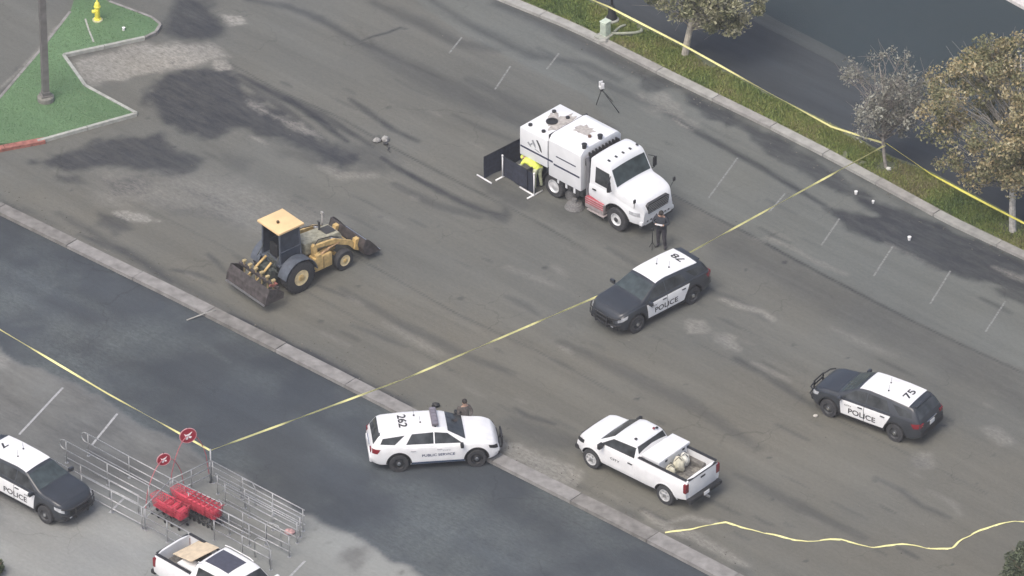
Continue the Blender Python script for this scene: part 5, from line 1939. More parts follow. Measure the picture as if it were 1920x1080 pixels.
# ------------------------------------------------------------------ people
def person(label, feet, hd, pose, jacket, trousers, hair=HAIR, bulk=1.2):
    """hd = heading in radians; pose = dict of joint offsets; local x forward, y left"""
    r = thing('person', label, 'person', feet, hd)
    J = {'pelvis': (0, 0, .95), 'spine': (.01, 0, 1.14), 'chest': (.02, 0, 1.34), 'neck': (.02, 0, 1.49), 'head': (.04, 0, 1.60), 'crown': (.04, 0, 1.72),
         'hipL': (0, .10, .90), 'kneeL': (.04, .14, .50), 'ankL': (0, .17, .09), 'toeL': (.17, .19, .045),
         'hipR': (0, -.10, .90), 'kneeR': (.02, -.14, .50), 'ankR': (-.04, -.17, .09), 'toeR': (.13, -.19, .045),
         'shL': (.0, .19, 1.42), 'elL': (.0, .26, 1.14), 'wrL': (.16, .20, .98), 'shR': (0, -.19, 1.42), 'elR': (0, -.27, 1.14), 'wrR': (.18, -.20, 1.0)}
    J.update(pose)
    Rr = {'pelvis': .15, 'spine': .135, 'chest': .155, 'neck': .06, 'head': .095, 'crown': .075, 'hip': .095, 'knee': .062, 'ank': .042, 'toe': .04, 'sh': .068, 'el': .047, 'wr': .030}
    E = [('pelvis', 'spine'), ('spine', 'chest'), ('chest', 'neck'), ('neck', 'head'), ('head', 'crown')]
    for s in 'LR':
        E += [('pelvis', 'hip' + s), ('hip' + s, 'knee' + s), ('knee' + s, 'ank' + s), ('ank' + s, 'toe' + s), ('chest', 'sh' + s), ('sh' + s, 'el' + s), ('el' + s, 'wr' + s)]
    names = list(J)
    co = [Vector(J[n]) for n in names]
    rr = [(Rr[n] if n in Rr else Rr[n[:-1]]) * (1 if n in ('neck', 'head', 'crown', 'wrL', 'wrR', 'toeL', 'toeR') else bulk) for n in names]
    ed = [(names.index(a), names.index(b)) for a, b in E]
    for s, sg in (('L', 1), ('R', -1)):
        w_, e_ = Vector(J['wr' + s]), Vector(J['el' + s])
        d = (w_ - e_).normalized()
        side = d.cross(Vector((0, 0, 1)))
        if side.length < .1:
            side = Vector((0, 1, 0))
        side.normalize()
        palm = w_ + d * .07
        iw = names.index('wr' + s)
        co.append(palm); rr.append(.028); ip = len(co) - 1
        ed.append((iw, ip))
        for k, ln in enumerate((.065, .078, .074, .055)):
            b0 = palm + side * (-.030 + .020 * k)
            p1 = b0 + d * ln * .55
            p2 = p1 + (d * .7 + Vector((0, 0, -.7))).normalized() * ln * .5
            co.append(p1); rr.append(.0095); co.append(p2); rr.append(.008)
            ed += [(ip, len(co) - 2), (len(co) - 2, len(co) - 1)]
        t1 = w_ + d * .03 - side * .045 * sg
        t2 = t1 + (d - side * sg * .4).normalized() * .04
        co += [t1, t2]; rr += [.011, .009]
        ed += [(iw, len(co) - 2), (len(co) - 2, len(co) - 1)]
    me = bpy.data.meshes.new('body')
    me.from_pydata([tuple(c) for c in co], ed, [])
    o = bpy.data.objects.new('body', me)
    COL.objects.link(o)
    md = o.modifiers.new('skin', 'SKIN')
    md.use_smooth_shade = True
    sub = o.modifiers.new('sub', 'SUBSURF')
    sub.levels = sub.render_levels = 2
    for i, v in enumerate(me.skin_vertices[0].data):
        v.radius = (rr[i], rr[i])
        v.use_root = i == 0
    bpy.context.view_layer.update()
    dg = bpy.context.evaluated_depsgraph_get()
    res = bpy.data.meshes.new_from_object(o.evaluated_get(dg))
    bpy.data.objects.remove(o)
    for m_ in (jacket, trousers, SKIN, TRIM):
        res.materials.append(m_)
    hipz, nz = J['pelvis'][2], Vector(J['neck'])
    wl, wr_ = Vector(J['wrL']), Vector(J['wrR'])
    for p in res.polygons:
        c = p.center
        if (c - Vector(J['head'])).length < .17 and c.z > nz.z - .01 - (0 if nz.z > 1.3 else .1):
            p.material_index = 2
        elif (c - wl).length < .03 or (c - wr_).length < .03 or (c - wl - (wl - Vector(J['elL'])).normalized() * .09).length < .10 or (c - wr_ - (wr_ - Vector(J['elR'])).normalized() * .09).length < .10:
            p.material_index = 2
        elif c.z < .10:
            p.material_index = 3
        elif c.z < hipz - .02:
            p.material_index = 1
        else:
            p.material_index = 0
        p.use_smooth = True
    b = link('body', res, None, r)
    hd_ = Vector(J['head'])
    HM = Matrix.Translation(hd_) @ Vector((0, 0, 1)).rotation_difference((Vector(J['crown']) - hd_).normalized()).to_matrix().to_4x4()
    # hair cap, nose, ears, eyes, mouth in the head's own frame
    bm = BM()
    bmesh.ops.create_uvsphere(bm, u_segments=14, v_segments=10, radius=.108, matrix=HM @ Matrix.Translation((-.022, 0, .072)) @ Matrix.Diagonal((1.05, .92, 1.0, 1)))
    bobj('hair', bm, hair, r, True)
    bm = BM(); box(bm, HM @ Vector((.098, 0, .03)), (.03, .022, .04), HM.to_3x3(), bev=.008)
    bobj('nose', bm, SKIN, r, True)
    for s in (1, -1):
        bm = BM(); box(bm, HM @ Vector((.0, s * .094, .02)), (.035, .016, .055), HM.to_3x3(), bev=.006); bobj('ear', bm, SKIN, r, True)
        bm = BM(); bmesh.ops.create_uvsphere(bm, u_segments=8, v_segments=6, radius=.011, matrix=HM @ Matrix.Translation((.088, s * .033, .05))); bobj('eye', bm, HAIR, r)
    bm = BM(); box(bm, HM @ Vector((.088, 0, -.015)), (.012, .045, .010), HM.to_3x3(), bev=.003); bobj('mouth', bm, mat('lip', (.32, .14, .12), .6), r)
    return r


JK = mat('navy_charcoal_jacket', (.028, .032, .042), .85, 0, 0, .3, 9, .3)
TR = mat('charcoal_trousers', (.04, .038, .048), .85, 0, 0, .3, 9, .3)
fp = G(1240, 464)
P1 = person('person in dark jacket and charcoal trousers holding white papers by the sweeper bumper', fp, rad(250),
            {'ankL': (.02, .17, .09), 'ankR': (-.06, -.15, .09), 'toeL': (.19, .20, .045), 'toeR': (.10, -.18, .045), 'kneeL': (.05, .13, .5), 'kneeR': (.0, -.13, .5), 'head': (.08, 0, 1.58), 'crown': (.09, 0, 1.69),
             'elL': (.05, .32, 1.20), 'wrL': (.24, .16, 1.22), 'elR': (.05, -.34, 1.20), 'wrR': (.24, -.16, 1.22)}, JK, TR, bulk=1.42)
pp = fp + Vector((math.cos(rad(250)) * .30, math.sin(rad(250)) * .30, 1.25))
bm = BM(); box(bm, (0, 0, 0), (.22, .30, .012), Matrix.Rotation(rad(-22), 4, 'Y'))
o = bobj('papers', bm, LITTER)
o.location = pp; o.rotation_euler = (0, 0, rad(250))
tag(o, 'sheaf of white papers held by the person in front of the sweeper', 'papers')
person('person in a bright yellow jacket bending over behind the black screen beside the sweeper', G(1006, 352), math.atan2(-dv.y, -dv.x),
       {'pelvis': (-.02, 0, 1.0), 'spine': (.16, 0, 1.10), 'chest': (.42, 0, 1.15), 'neck': (.60, 0, 1.13), 'head': (.70, 0, 1.10), 'crown': (.80, 0, 1.04),
        'hipL': (-.04, .10, .94), 'hipR': (-.04, -.10, .94), 'kneeL': (-.02, .15, .52), 'kneeR': (-.06, -.14, .52), 'ankL': (-.08, .17, .09), 'ankR': (-.12, -.16, .09), 'toeL': (.09, .19, .045), 'toeR': (.05, -.17, .045),
        'shL': (.50, .20, 1.12), 'elL': (.62, .27, .86), 'wrL': (.84, .20, .78), 'shR': (.50, -.20, 1.12), 'elR': (.60, -.27, .86), 'wrR': (.80, -.20, .76)},
       HIVIS, mat('pale_hi_vis_trousers', (.58, .62, .42), .85, 0, 0, .3, 9, .3), mat('yellow_hood', (.66, .74, .14), .8, 0, 0, .2, 9, .3), bulk=1.32)
# slim stand beside the person
q = G(1223, 466)
st = thing('measuring_stand', 'slim black stand with a small dark head beside the person with papers', 'stand', q)
bm = BM(); tube(bm, [(0, 0, .22), (0, 0, .86)], .018); bobj('pole', bm, TRIM, st)
for k in range(3):
    t = k * 2 * PI / 3 + .4
    bm = BM(); tube(bm, [(0, 0, .30), (.14 * math.cos(t), .14 * math.sin(t), .015)], .012); bobj('leg', bm, TRIM, st)
bm = BM(); box(bm, (0, 0, .93), (.12, .10, .13), bev=.02); bobj('head', bm, TRIM, st, True)

q = G(871, 822, ROADZ) + Vector((0, .05, 0))
q.z = ROADZ
person('person in grey brown clothes standing behind the white patrol car bonnet', q, rad(-70),
       {'head': (.03, 0, 1.60), 'elL': (.10, .28, 1.18), 'wrL': (.26, .12, 1.10), 'elR': (.06, -.28, 1.18), 'wrR': (.24, -.12, 1.08)},
       mat('brown_grey_jacket', (.09, .08, .075), .85, 0, 0, .35, 12, .3), TR)
lump('dark_bag', 'small dark bag on the ground behind the white patrol car roof', 'bag', G(817, 763), (.15, .10, .11), TRIM, 5)

# ------------------------------------------------------------------ scanner tripod
q = G(1140, 203)
tp = thing('scanner_tripod', 'survey tripod with a white scanner head, beyond the street sweeper', 'tripod', q, rad(20))
hx = G(1128, 160, 1.25) - q
for px in ((1118, 197), (1161, 212), (1148, 190)):
    e = G(*px) - q
    bm = BM(); c_, s_ = math.cos(-rad(20)), math.sin(-rad(20))
    R_ = lambda v: Vector((v.x * c_ - v.y * s_, v.x * s_ + v.y * c_, v.z))
    tube(bm, [R_(Vector((hx.x, hx.y, 1.05))), R_(Vector((e.x, e.y, .01)))], [.022, .016]); bobj('leg', bm, DKGREY, tp)
hx = R_(Vector((hx.x, hx.y, 0)))
bm = BM(); cyl(bm, (hx.x, hx.y, 1.0), (hx.x, hx.y, 1.12), .07, n=14); bobj('head_plate', bm, DKGREY, tp)
bm = BM()
for s in (1, -1):
    box(bm, (hx.x, hx.y + s * .09, 1.27), (.16, .05, .26), bev=.015)
box(bm, (hx.x, hx.y, 1.16), (.18, .22, .07), bev=.02)
bobj('scanner_body', bm, WHITE, tp, True)
bm = BM(); cyl(bm, (hx.x - .05, hx.y, 1.29), (hx.x + .05, hx.y, 1.29), .06, n=12); bobj('scanner_mirror', bm, DKGREY, tp)

# crumpled object on the lane
q = G(716, 266)
cr = thing('crumpled_debris', 'small grey crumpled heap lying alone between the loader and the sweeper', 'debris', q)
for i, (x, y, s_) in enumerate([(-.20, .0, (.16, .12, .10)), (.14, .05, (.15, .14, .13)), (.16, -.22, (.11, .08, .07)), (-.02, .12, (.12, .08, .06))]):
    lump('crumpled_piece', None, None, (x, y, 0), s_, [GREYCL, GREYCL, DKGREY, DKGREY][i], 30 + i, parent=cr)
bm = BM(); tube(bm, [(.22, -.35, .02), (.30, -.5, .05), (.24, -.62, .02), (.34, -.78, .02)], .022); bobj('strap', bm, DKGREY, cr)

# ------------------------------------------------------------------ hydrant, poles, verge equipment
q = G(183, 38, .12)
hy = thing('fire_hydrant', 'yellow fire hydrant standing on the green turf island', 'hydrant', q)
bm = BM(); lathe(bm, [(.21, 0), (.21, .05), (.14, .06)], n=24); bobj('base_ring', bm, mat('pale_yellow_concrete', (.55, .55, .34), .8), hy, True)
bm = BM(); lathe(bm, [(.155, .05), (.155, .10), (.105, .12), (.105, .62), (.14, .64), (.14, .68), (.12, .70), (.11, .80), (.06, .88), (.03, .90), (.03, .95)], n=20); bobj('barrel', bm, HYD, hy, True)
for s in (1, -1):
    bm = BM(); cyl(bm, (0, s * .09, .48), (0, s * .20, .48), .055, n=12); cyl(bm, (0, s * .19, .48), (0, s * .22, .48), .065, n=8); bobj('outlet', bm, HYD, hy, True)
bm = BM(); cyl(bm, (0, 0, .40), (.0, -.01, .40), .01); cyl(bm, (-.09, 0, .42), (-.22, 0, .42), .075, n=12); bobj('outlet', bm, HYD, hy, True)

q = G(86, 188, .12)
lp = thing('light_pole', 'tall square light pole on the green turf island, cut by the top edge', 'light pole', q, rad(20))
bm = BM(); lathe(bm, [(.34, 0), (.34, .18), (.29, .24)], n=20); bobj('concrete_base', bm, mat('base_concrete', (.20, .20, .18), .9, 0, 0, .2, 5), lp, True)
bm = BM(); box(bm, (0, 0, .27), (.42, .42, .05), bev=.01); box(bm, (0, 0, .36), (.32, .32, .18), bev=.02); bobj('base_plate', bm, POLEM, lp, True)
bm = BM()
prism(bm, [(-.13, -.13), (.13, -.13), (.13, .13), (-.13, .13)], 'Z', .28, 8.6)
bobj('pole', bm, POLEM, lp)
bm = BM(); box(bm, (.9, 0, 8.5), (1.8, .08, .10)); box(bm, (1.7, 0, 8.45), (.6, .35, .12), bev=.03); bobj('lamp_arm', bm, POLEM, lp, True)

q = G(1147, 40, .115)
sl = thing('street_lamp', 'black street lamp post with a bell base, in the verge at the top edge', 'street lamp', q)
bm = BM(); lathe(bm, [(.30, 0), (.30, .12), (.24, .16)], n=20); bobj('concrete_footing', bm, mat('verge_concrete', (.3, .31, .28), .9, 0, 0, .2, 5), sl, True)
bm = BM(); lathe(bm, [(.23, .12), (.23, .22), (.17, .30), (.14, .62), (.11, .68), (.13, .74), (.06, .80)], n=18); bobj('bell_base', bm, TRIM, sl, True)
bm = BM(); lathe(bm, [(.055, .75), (.045, 4.2), (.09, 4.25), (.05, 4.3)], n=14); bobj('post', bm, TRIM, sl, True)
bm = BM(); lathe(bm, [(.08, 4.3), (.20, 4.5), (.22, 4.75), (.08, 4.95)], n=16); bobj('globe', bm, LENS, sl, True)

q = G(1132, 70, .115)
ub = thing('utility_cabinet', 'pale green utility cabinet on a broken concrete pad beside the verge kerb', 'cabinet', q, LANG)
bm = BM(); box(bm, (0, .1, .40), (.30, .34, .62), bev=.03); bobj('cabinet_body', bm, PALEGREEN, ub, True)
bm = BM(); box(bm, (0, .1, .72), (.34, .38, .05), bev=.015); bobj('lid', bm, PALEGREEN, ub, True)
bm = BM(); box(bm, (0, -.075, .40), (.22, .012, .46)); bobj('door', bm, mat('greyer_green', (.42, .48, .41), .6), ub)
bm = BM(); box(bm, (0, .0, .05), (.55, .62, .12), bev=.03); bobj('pad', bm, mat('verge_concrete', (.3, .31, .28)), ub, True)
bm = BM()
tube(bm, [(.15, .3, .12), (.5, .55, .14), (.85, .95, .14), (.95, 1.25, .12), (.80, 1.4, .08)], .06)
tube(bm, [(.15, .45, .12), (.1, .9, .14), (.15, 1.15, .12)], .05)
bobj('concrete_rim', bm, mat('pale_rim', (.28, .30, .24), .9, 0, 0, .2, 6), ub, True)
lump('pale_stone', 'pale broken stone lying at the kerb in front of the green utility cabinet', 'stone', G(1131, 79, .1), (.17, .13, .09), CONCL, 41)


# ------------------------------------------------------------------ trees
def tree(label, base, H, trunk_r, crown_c, crown_r, nleaf, cols, lean=(0, 0), bark=(.36, .34, .30), seed=1, clumps=60, leaf=.085, group=None, twigs=46, depth_=2, inner=.25, clump_r=(.25, .6), hole=.34, br=.26):
    rg = random.Random(seed)
    r = thing('tree', label, 'tree', base, 0, group)
    bk = mat('bark_%d' % seed, bark, .9, 0, 0, .35, 6, .5)
    cc = Vector(crown_c)
    top = Vector((lean[0], lean[1], H))
    bm = BM()
    pts, rad_ = [], []
    for i in range(9):
        t = i / 8
        pts.append(Vector((top.x * t + .06 * math.sin(t * 7 + seed), top.y * t + .06 * math.cos(t * 5 + seed), top.z * .92 * t)))
        rad_.append(trunk_r * (1 - .82 * t) + .008)
    tube(bm, pts, rad_, 9)
    bobj('trunk', bm, bk, r, True)
    # attraction points inside the crown volume
    cl = []
    tries = 0
    while len(cl) < clumps and tries < 9000:
        tries += 1
        v = Vector((rg.uniform(-1, 1), rg.uniform(-1, 1), rg.uniform(-1, 1)))
        if v.length > 1 or v.length < inner:
            continue
        n_ = vnoise(np.array([v.x * 2 + seed]), np.array([v.y * 2 + v.z * 1.5]), 1.1, seed)[0]
        if n_ < hole:
            continue
        cl.append(cc + Vector((v.x * crown_r[0], v.y * crown_r[1], v.z * crown_r[2])))
    bm = BM()
    for c in cl:
        t = min(.95, max(.25, (c.z - .35 * abs(c.x - top.x)) / H * .8))
        k = int(t * 8)
        s = pts[k].lerp(pts[min(8, k + 1)], t * 8 - k)
        m_ = s.lerp(c, .5) + Vector((rg.uniform(-.2, .2), rg.uniform(-.2, .2), rg.uniform(-.05, .25)))
        tube(bm, [s, m_, c], [trunk_r * br * (1 - t * .5) + .006, .012, .005], 5)
        for _ in range(depth_):
            e = c + Vector((rg.gauss(0, .35), rg.gauss(0, .35), rg.gauss(.1, .3)))
            tube(bm, [m_.lerp(c, rg.uniform(.3, 1)), e], [.010, .004], 4)
    bobj('branches', bm, mat('branch_%d' % seed, tuple(c * .62 for c in bark), .9, 0, 0, .3, 6), r, True)
    # leaves
    rn = np.random.RandomState(seed)
    ci = rn.randint(0, len(cl), nleaf)
    C = np.array([tuple(c) for c in cl])
    cr_ = rn.uniform(clump_r[0], clump_r[1], len(cl))
    off = rn.normal(0, 1, (nleaf, 3)); off /= np.linalg.norm(off, axis=1)[:, None]
    off *= (rn.rand(nleaf) ** .5)[:, None] * cr_[ci][:, None]
    off[:, 2] *= .75
    P = C[ci] + off
    sz = leaf * rn.uniform(.55, 1.5, nleaf)
    a = rn.normal(0, 1, (nleaf, 3)); a /= np.linalg.norm(a, axis=1)[:, None]
    b_ = rn.normal(0, 1, (nleaf, 3)); b_ -= a * (a * b_).sum(1)[:, None]; b_ /= np.linalg.norm(b_, axis=1)[:, None]
    nrm = np.cross(a, b_)
    co = np.stack([P - a * sz[:, None], P - b_ * sz[:, None] * .55 + nrm * sz[:, None] * .15, P + a * sz[:, None], P + b_ * sz[:, None] * .55 + nrm * sz[:, None] * .15], 1)
    me = bpy.data.meshes.new('crown')
    me.from_pydata(co.reshape(-1, 3).tolist(), [], np.arange(nleaf * 4).reshape(nleaf, 4).tolist())
    tone = np.clip(rn.normal(.5, .2, nleaf) + (rn.rand(len(cl))[ci] - .5) * .7, 0, 1)
    at_ = me.attributes.new('tone', 'FLOAT', 'FACE')
    at_.data.foreach_set('value', tone.astype(np.float32))
    cr2 = link('crown', me, leafmat('leaf_%d' % seed, cols), r)
    return r


TG = 'plane trees in the grass verge'
OLIVE = [(0.07, 0.08, 0.045), (0.14, 0.15, 0.08), (0.22, 0.22, 0.13), (0.36, 0.35, 0.25)]
tree('wide olive leaved tree near the black street lamp, cut by the top edge', G(1287, 104, .115), 4.6, .15, (.75, .1, 3.35), (2.6, 2.3, 1.9), 10500, OLIVE, (.35, .0), (.42, .39, .33), seed=11, clumps=90, group=TG, leaf=.075)
tree('slender half bare tree with the police tape tied round its trunk', G(1661, 312, .115), 5.2, .065, (.05, .1, 3.15), (2.1, 2.0, 1.9), 5200, [(0.10, 0.105, 0.09), (0.17, 0.175, 0.15), (0.25, 0.25, 0.21), (0.36, 0.37, 0.32)], (-.35, .1), (.34, .31, .28), seed=22, clumps=120, group=TG, leaf=.055, depth_=3, clump_r=(.2, .5))
tree('largest tree with pale tan and orange leaves, at the right edge of the picture', G(1897, 432, .115), 8.6, .14, (-.15, .2, 5.3), (3.55, 3.0, 3.15), 33000, [(0.09, 0.10, 0.05), (0.16, 0.165, 0.085), (0.25, 0.235, 0.13), (0.36, 0.28, 0.15), (0.44, 0.41, 0.27)], (.1, .3), (.50, .48, .44), seed=34, clumps=330, group=TG, leaf=.066, inner=.05, hole=.27, br=.15, clump_r=(.28, .6))


def bush(label, base, rr, n, cols, seed, hgt, leaf=.06):
    r = thing('bush', label, 'bush', base)
    rn = np.random.RandomState(seed)
    bm = BM()
    for k in range(14):
        t = rn.uniform(0, 2 * PI)
        tube(bm, [(0, 0, 0), (math.cos(t) * rr * .4, math.sin(t) * rr * .4, hgt * .5), (math.cos(t) * rr * .8, math.sin(t) * rr * .8, hgt * .85)], [.02, .012, .005], 5)
    bobj('stems', bm, mat('bush_stem', (.12, .09, .06), .9), r)
    a = rn.normal(0, 1, (n, 3)); a /= np.linalg.norm(a, axis=1)[:, None]
    d = rn.normal(0, 1, (n, 3)); d /= np.linalg.norm(d, axis=1)[:, None]
    P = d * (rn.rand(n) ** .4)[:, None] * np.array([rr, rr, hgt * .5]) * (0.8 + .35 * vnoise(d[:, 0] * 3, d[:, 1] * 3 + d[:, 2], 1.3, seed))[:, None]
    P[:, 2] += hgt * .5
    b_ = np.cross(a, rn.normal(0, 1, (n, 3))); b_ /= np.linalg.norm(b_, axis=1)[:, None]
    sz = (leaf * rn.uniform(.6, 1.4, n))[:, None]
    co = np.stack([P - a * sz, P - b_ * sz * .5, P + a * sz, P + b_ * sz * .5], 1)
    me = bpy.data.meshes.new('foliage')
    me.from_pydata(co.reshape(-1, 3).tolist(), [], np.arange(n * 4).reshape(n, 4).tolist())
    at_ = me.attributes.new('tone', 'FLOAT', 'FACE')
    at_.data.foreach_set('value', np.clip(rn.normal(.5, .25, n), 0, 1).astype(np.float32))
    link('foliage', me, leafmat('bush_leaf_%d' % seed, cols), r)


bush('dark green bush in the lower left corner', G(-14, 1078, ROADZ), .45, 1500, [(0.03, 0.045, 0.02), (0.06, 0.08, 0.035), (0.12, 0.14, 0.07)], 4, .7)

bush('dark green bush in the lower right corner beyond the slack tape', G(1952, 1100), 1.55, 16000, [(0.045, 0.06, 0.035), (0.075, 0.095, 0.055), (0.12, 0.14, 0.085)], 6, 1.7, leaf=.05)


# ------------------------------------------------------------------ police tapes
def ribbon(name, label, pts, wd, m, twist=1.2, flat=False, sag=0.0, group='police tapes', seed=1, n=None):
    P = [Vector(p) for p in pts]
    L = [0]
    for a, b in zip(P, P[1:]):
        L.append(L[-1] + (b - a).length)
    n = n or int(L[-1] / .22) + 2
    bm = BM()
    prev = None
    rg = random.Random(seed)
    ph = rg.uniform(0, 6)
    rows = []
    for i in range(n + 1):
        s = L[-1] * i / n
        for k in range(len(P) - 1):
            if L[k + 1] >= s - 1e-6:
                t = (s - L[k]) / max(1e-6, L[k + 1] - L[k])
                p = P[k].lerp(P[k + 1], t)
                d = (P[k + 1] - P[k]).normalized()
                break
        p = p.copy()
        p.z -= sag * 4 * (i / n) * (1 - i / n)
        if flat:
            p.z += .012 + .012 * math.sin(i * 1.3)
            an = .25 * math.sin(s * 3)
        else:
            an = PI / 2 + .45 * math.sin(s * twist + ph) + .25 * math.sin(s * twist * 2.3)
        sd_ = Vector((-d.y, d.x, 0)).normalized()
        u = (sd_ * math.cos(an) + Vector((0, 0, 1)) * math.sin(an)) * wd / 2
        nn = d.cross(u).normalized() * .0015
        rows.append([bm.verts.new(p + u + nn), bm.verts.new(p - u + nn), bm.verts.new(p - u - nn), bm.verts.new(p + u - nn)])
    for a, b in zip(rows, rows[1:]):
        for k in range(4):
            f = bm.faces.new((a[k], a[(k + 1) % 4], b[(k + 1) % 4], b[k])); f.smooth = False
    bm.faces.new(rows[0][::-1]); bm.faces.new(rows[-1])
    o = bobj(name, bm, m)
    tag(o, label, 'police tape', group)
    return o


POST = G(396, 902, ROADZ)                      # tall corral post the tapes meet at
PT = Vector((POST.x, POST.y, ROADZ + 1.40))
TREE2 = G(1661, 312, .115)
T2 = Vector((TREE2.x - .05, TREE2.y, 1.12))
mid = G(1150, 543, .95)
mid2 = G(1296, 472, .95)
ribbon('police_tape', 'longest yellow tape, stretched across the lot from trolley bay to slender tree', [PT, G(560, 784, 1.1), G(760, 710, 1.0), mid, mid2, T2], .078, TAPE, 1.6)
ribbon('police_tape', 'pale yellow tape from the trolley bay post to the left picture edge', [G(-90, 560, 1.35), G(0, 618, 1.3), G(200, 737, 1.2), PT], .085, TAPE, .8, seed=2)
ribbon('police_tape', 'yellow tape along the verge from the top edge to the slender tree', [G(1030, -34, .9), G(1142, 13, .9), G(1280, 84, 1.0), G(1440, 173, 1.0), G(1560, 238, 1.0), Vector((T2.x, T2.y + .06, 1.15))], .085, TAPE, .5, seed=3)
ribbon('police_tape', 'yellow tape from the slender tree to the largest tree at the right edge', [Vector((T2.x + .05, T2.y, 1.2)), G(1745, 326, 1.0), G(1840, 377, 1.0), G(1900, 408, 1.0), G(1990, 455, 1.0)], .085, TAPEB, .5, seed=4)
GP = [(1247, 999), (1300, 992), (1335, 983), (1362, 980), (1400, 992), (1450, 1003), (1490, 1013), (1515, 1016), (1550, 1012), (1580, 1012), (1610, 1022), (1642, 1027), (1690, 1020), (1720, 1024), (1750, 1030), (1785, 1029), (1800, 1014), (1830, 998), (1870, 984), (1903, 977), (1925, 979)]
ribbon('police_tape', 'slack yellow tape lying in curves on the asphalt at the lower right', [G(*p) for p in GP], .085, TAPE, flat=True, seed=5)
# ------------------------------------------------------------------ trolley bay rails
CG = ROADZ


def W3(px, py, hgt):
    """ground pixel -> point at height hgt above the lower lot"""
    p = G(px, py, ROADZ)
    return Vector((p.x, p.y, ROADZ + hgt))


bay = thing('trolley_bay', 'galvanised tube trolley bay holding red trolleys, with a tall corner post', 'trolley bay', W3(330, 950, 0))
bay_inv = -Vector(bay.location)


def rail_line(a, b, hs, n_posts=3, r=.021, loop=False, nm='rail'):
    for hgt in hs:
        bm = BM()
        A, B_ = W3(*a, hgt), W3(*b, hgt)
        tube(bm, [A + bay_inv, A.lerp(B_, .5) + bay_inv + Vector((0, 0, -.01)), B_ + bay_inv], r, 7)
        bobj(nm, bm, GALV, bay)
    for k in range(n_posts):
        t = k / (n_posts - 1)
        A, B_ = W3(*a, 0), W3(*b, 0)
        p = A.lerp(B_, .02 + .96 * t) + bay_inv
        bm = BM(); tube(bm, [p, p + Vector((0, 0, max(hs)))], r * 1.1, 7)
        cyl(bm, p, p + Vector((0, 0, .015)), .07, n=10)
        bobj('post', bm, GALV, bay)
    if loop:
        A = W3(*a, hs[0]) + bay_inv; A2 = W3(*a, hs[1]) + bay_inv
        d = (W3(*a, 0) - W3(*b, 0)).normalized()
        bm = BM()
        pts = [A] + [A.lerp(A2, .5) + d * .26 * math.sin(PI * (k + 1) / 8) + Vector((0, 0, (A.z - A2.z) / 2 * math.cos(PI * (k + 1) / 8))) for k in range(7)] + [A2]
        tube(bm, pts, r, 7); bobj('rail_end_loop', bm, GALV, bay)


# left wing
rail_line((163, 853), (323, 939), (1.0, .58, .25), 3, loop=True)
rail_line((122, 866), (283, 953), (1.0, .58, .25), 3, loop=True)
rail_line((95, 900), (270, 993), (1.0, .58, .2), 4)
rail_line((150, 905), (262, 964), (.85, .45), 3)
# centre pen
rail_line((396, 904), (323, 939), (1.0, .7), 3)
rail_line((323, 939), (270, 993), (1.0, .45), 2)
rail_line((396, 904), (345, 928), (.35,), 2)
rail_line((270, 993), (440, 1085), (1.0, .6, .25), 5)
rail_line((323, 939), (418, 985), (1.0, .55), 3)
rail_line((352, 962), (470, 1024), (.95, .5), 4)
# right wing, open rails
rail_line((396, 904), (572, 998), (1.0, .75, .35), 4)
rail_line((420, 945), (560, 1020), (.95, .6, .25), 4)
rail_line((405, 925), (566, 1009), (.9, .5), 4)
rail_line((410, 975), (545, 1046), (.95, .55, .25), 4)
rail_line((400, 1012), (510, 1070), (.9, .5), 3, loop=False)
for px in ((500, 1016), (478, 1045), (452, 935)):
    A = W3(*px, 0) + bay_inv
    bm = BM(); tube(bm, [A, A + Vector((0, 0, .8)), A + Vector((.12, -.08, .95)), A + Vector((.45, -.35, .98)), A + Vector((.55, -.45, .8)), A + Vector((.55, -.45, 0))], .02, 7)
    bobj('hoop', bm, GALV, bay)
bm = BM(); p = Vector((POST.x, POST.y, ROADZ)) + bay_inv
tube(bm, [p, p + Vector((0, 0, 1.46))], .035, 8); bobj('tall_post', bm, GALV, bay)


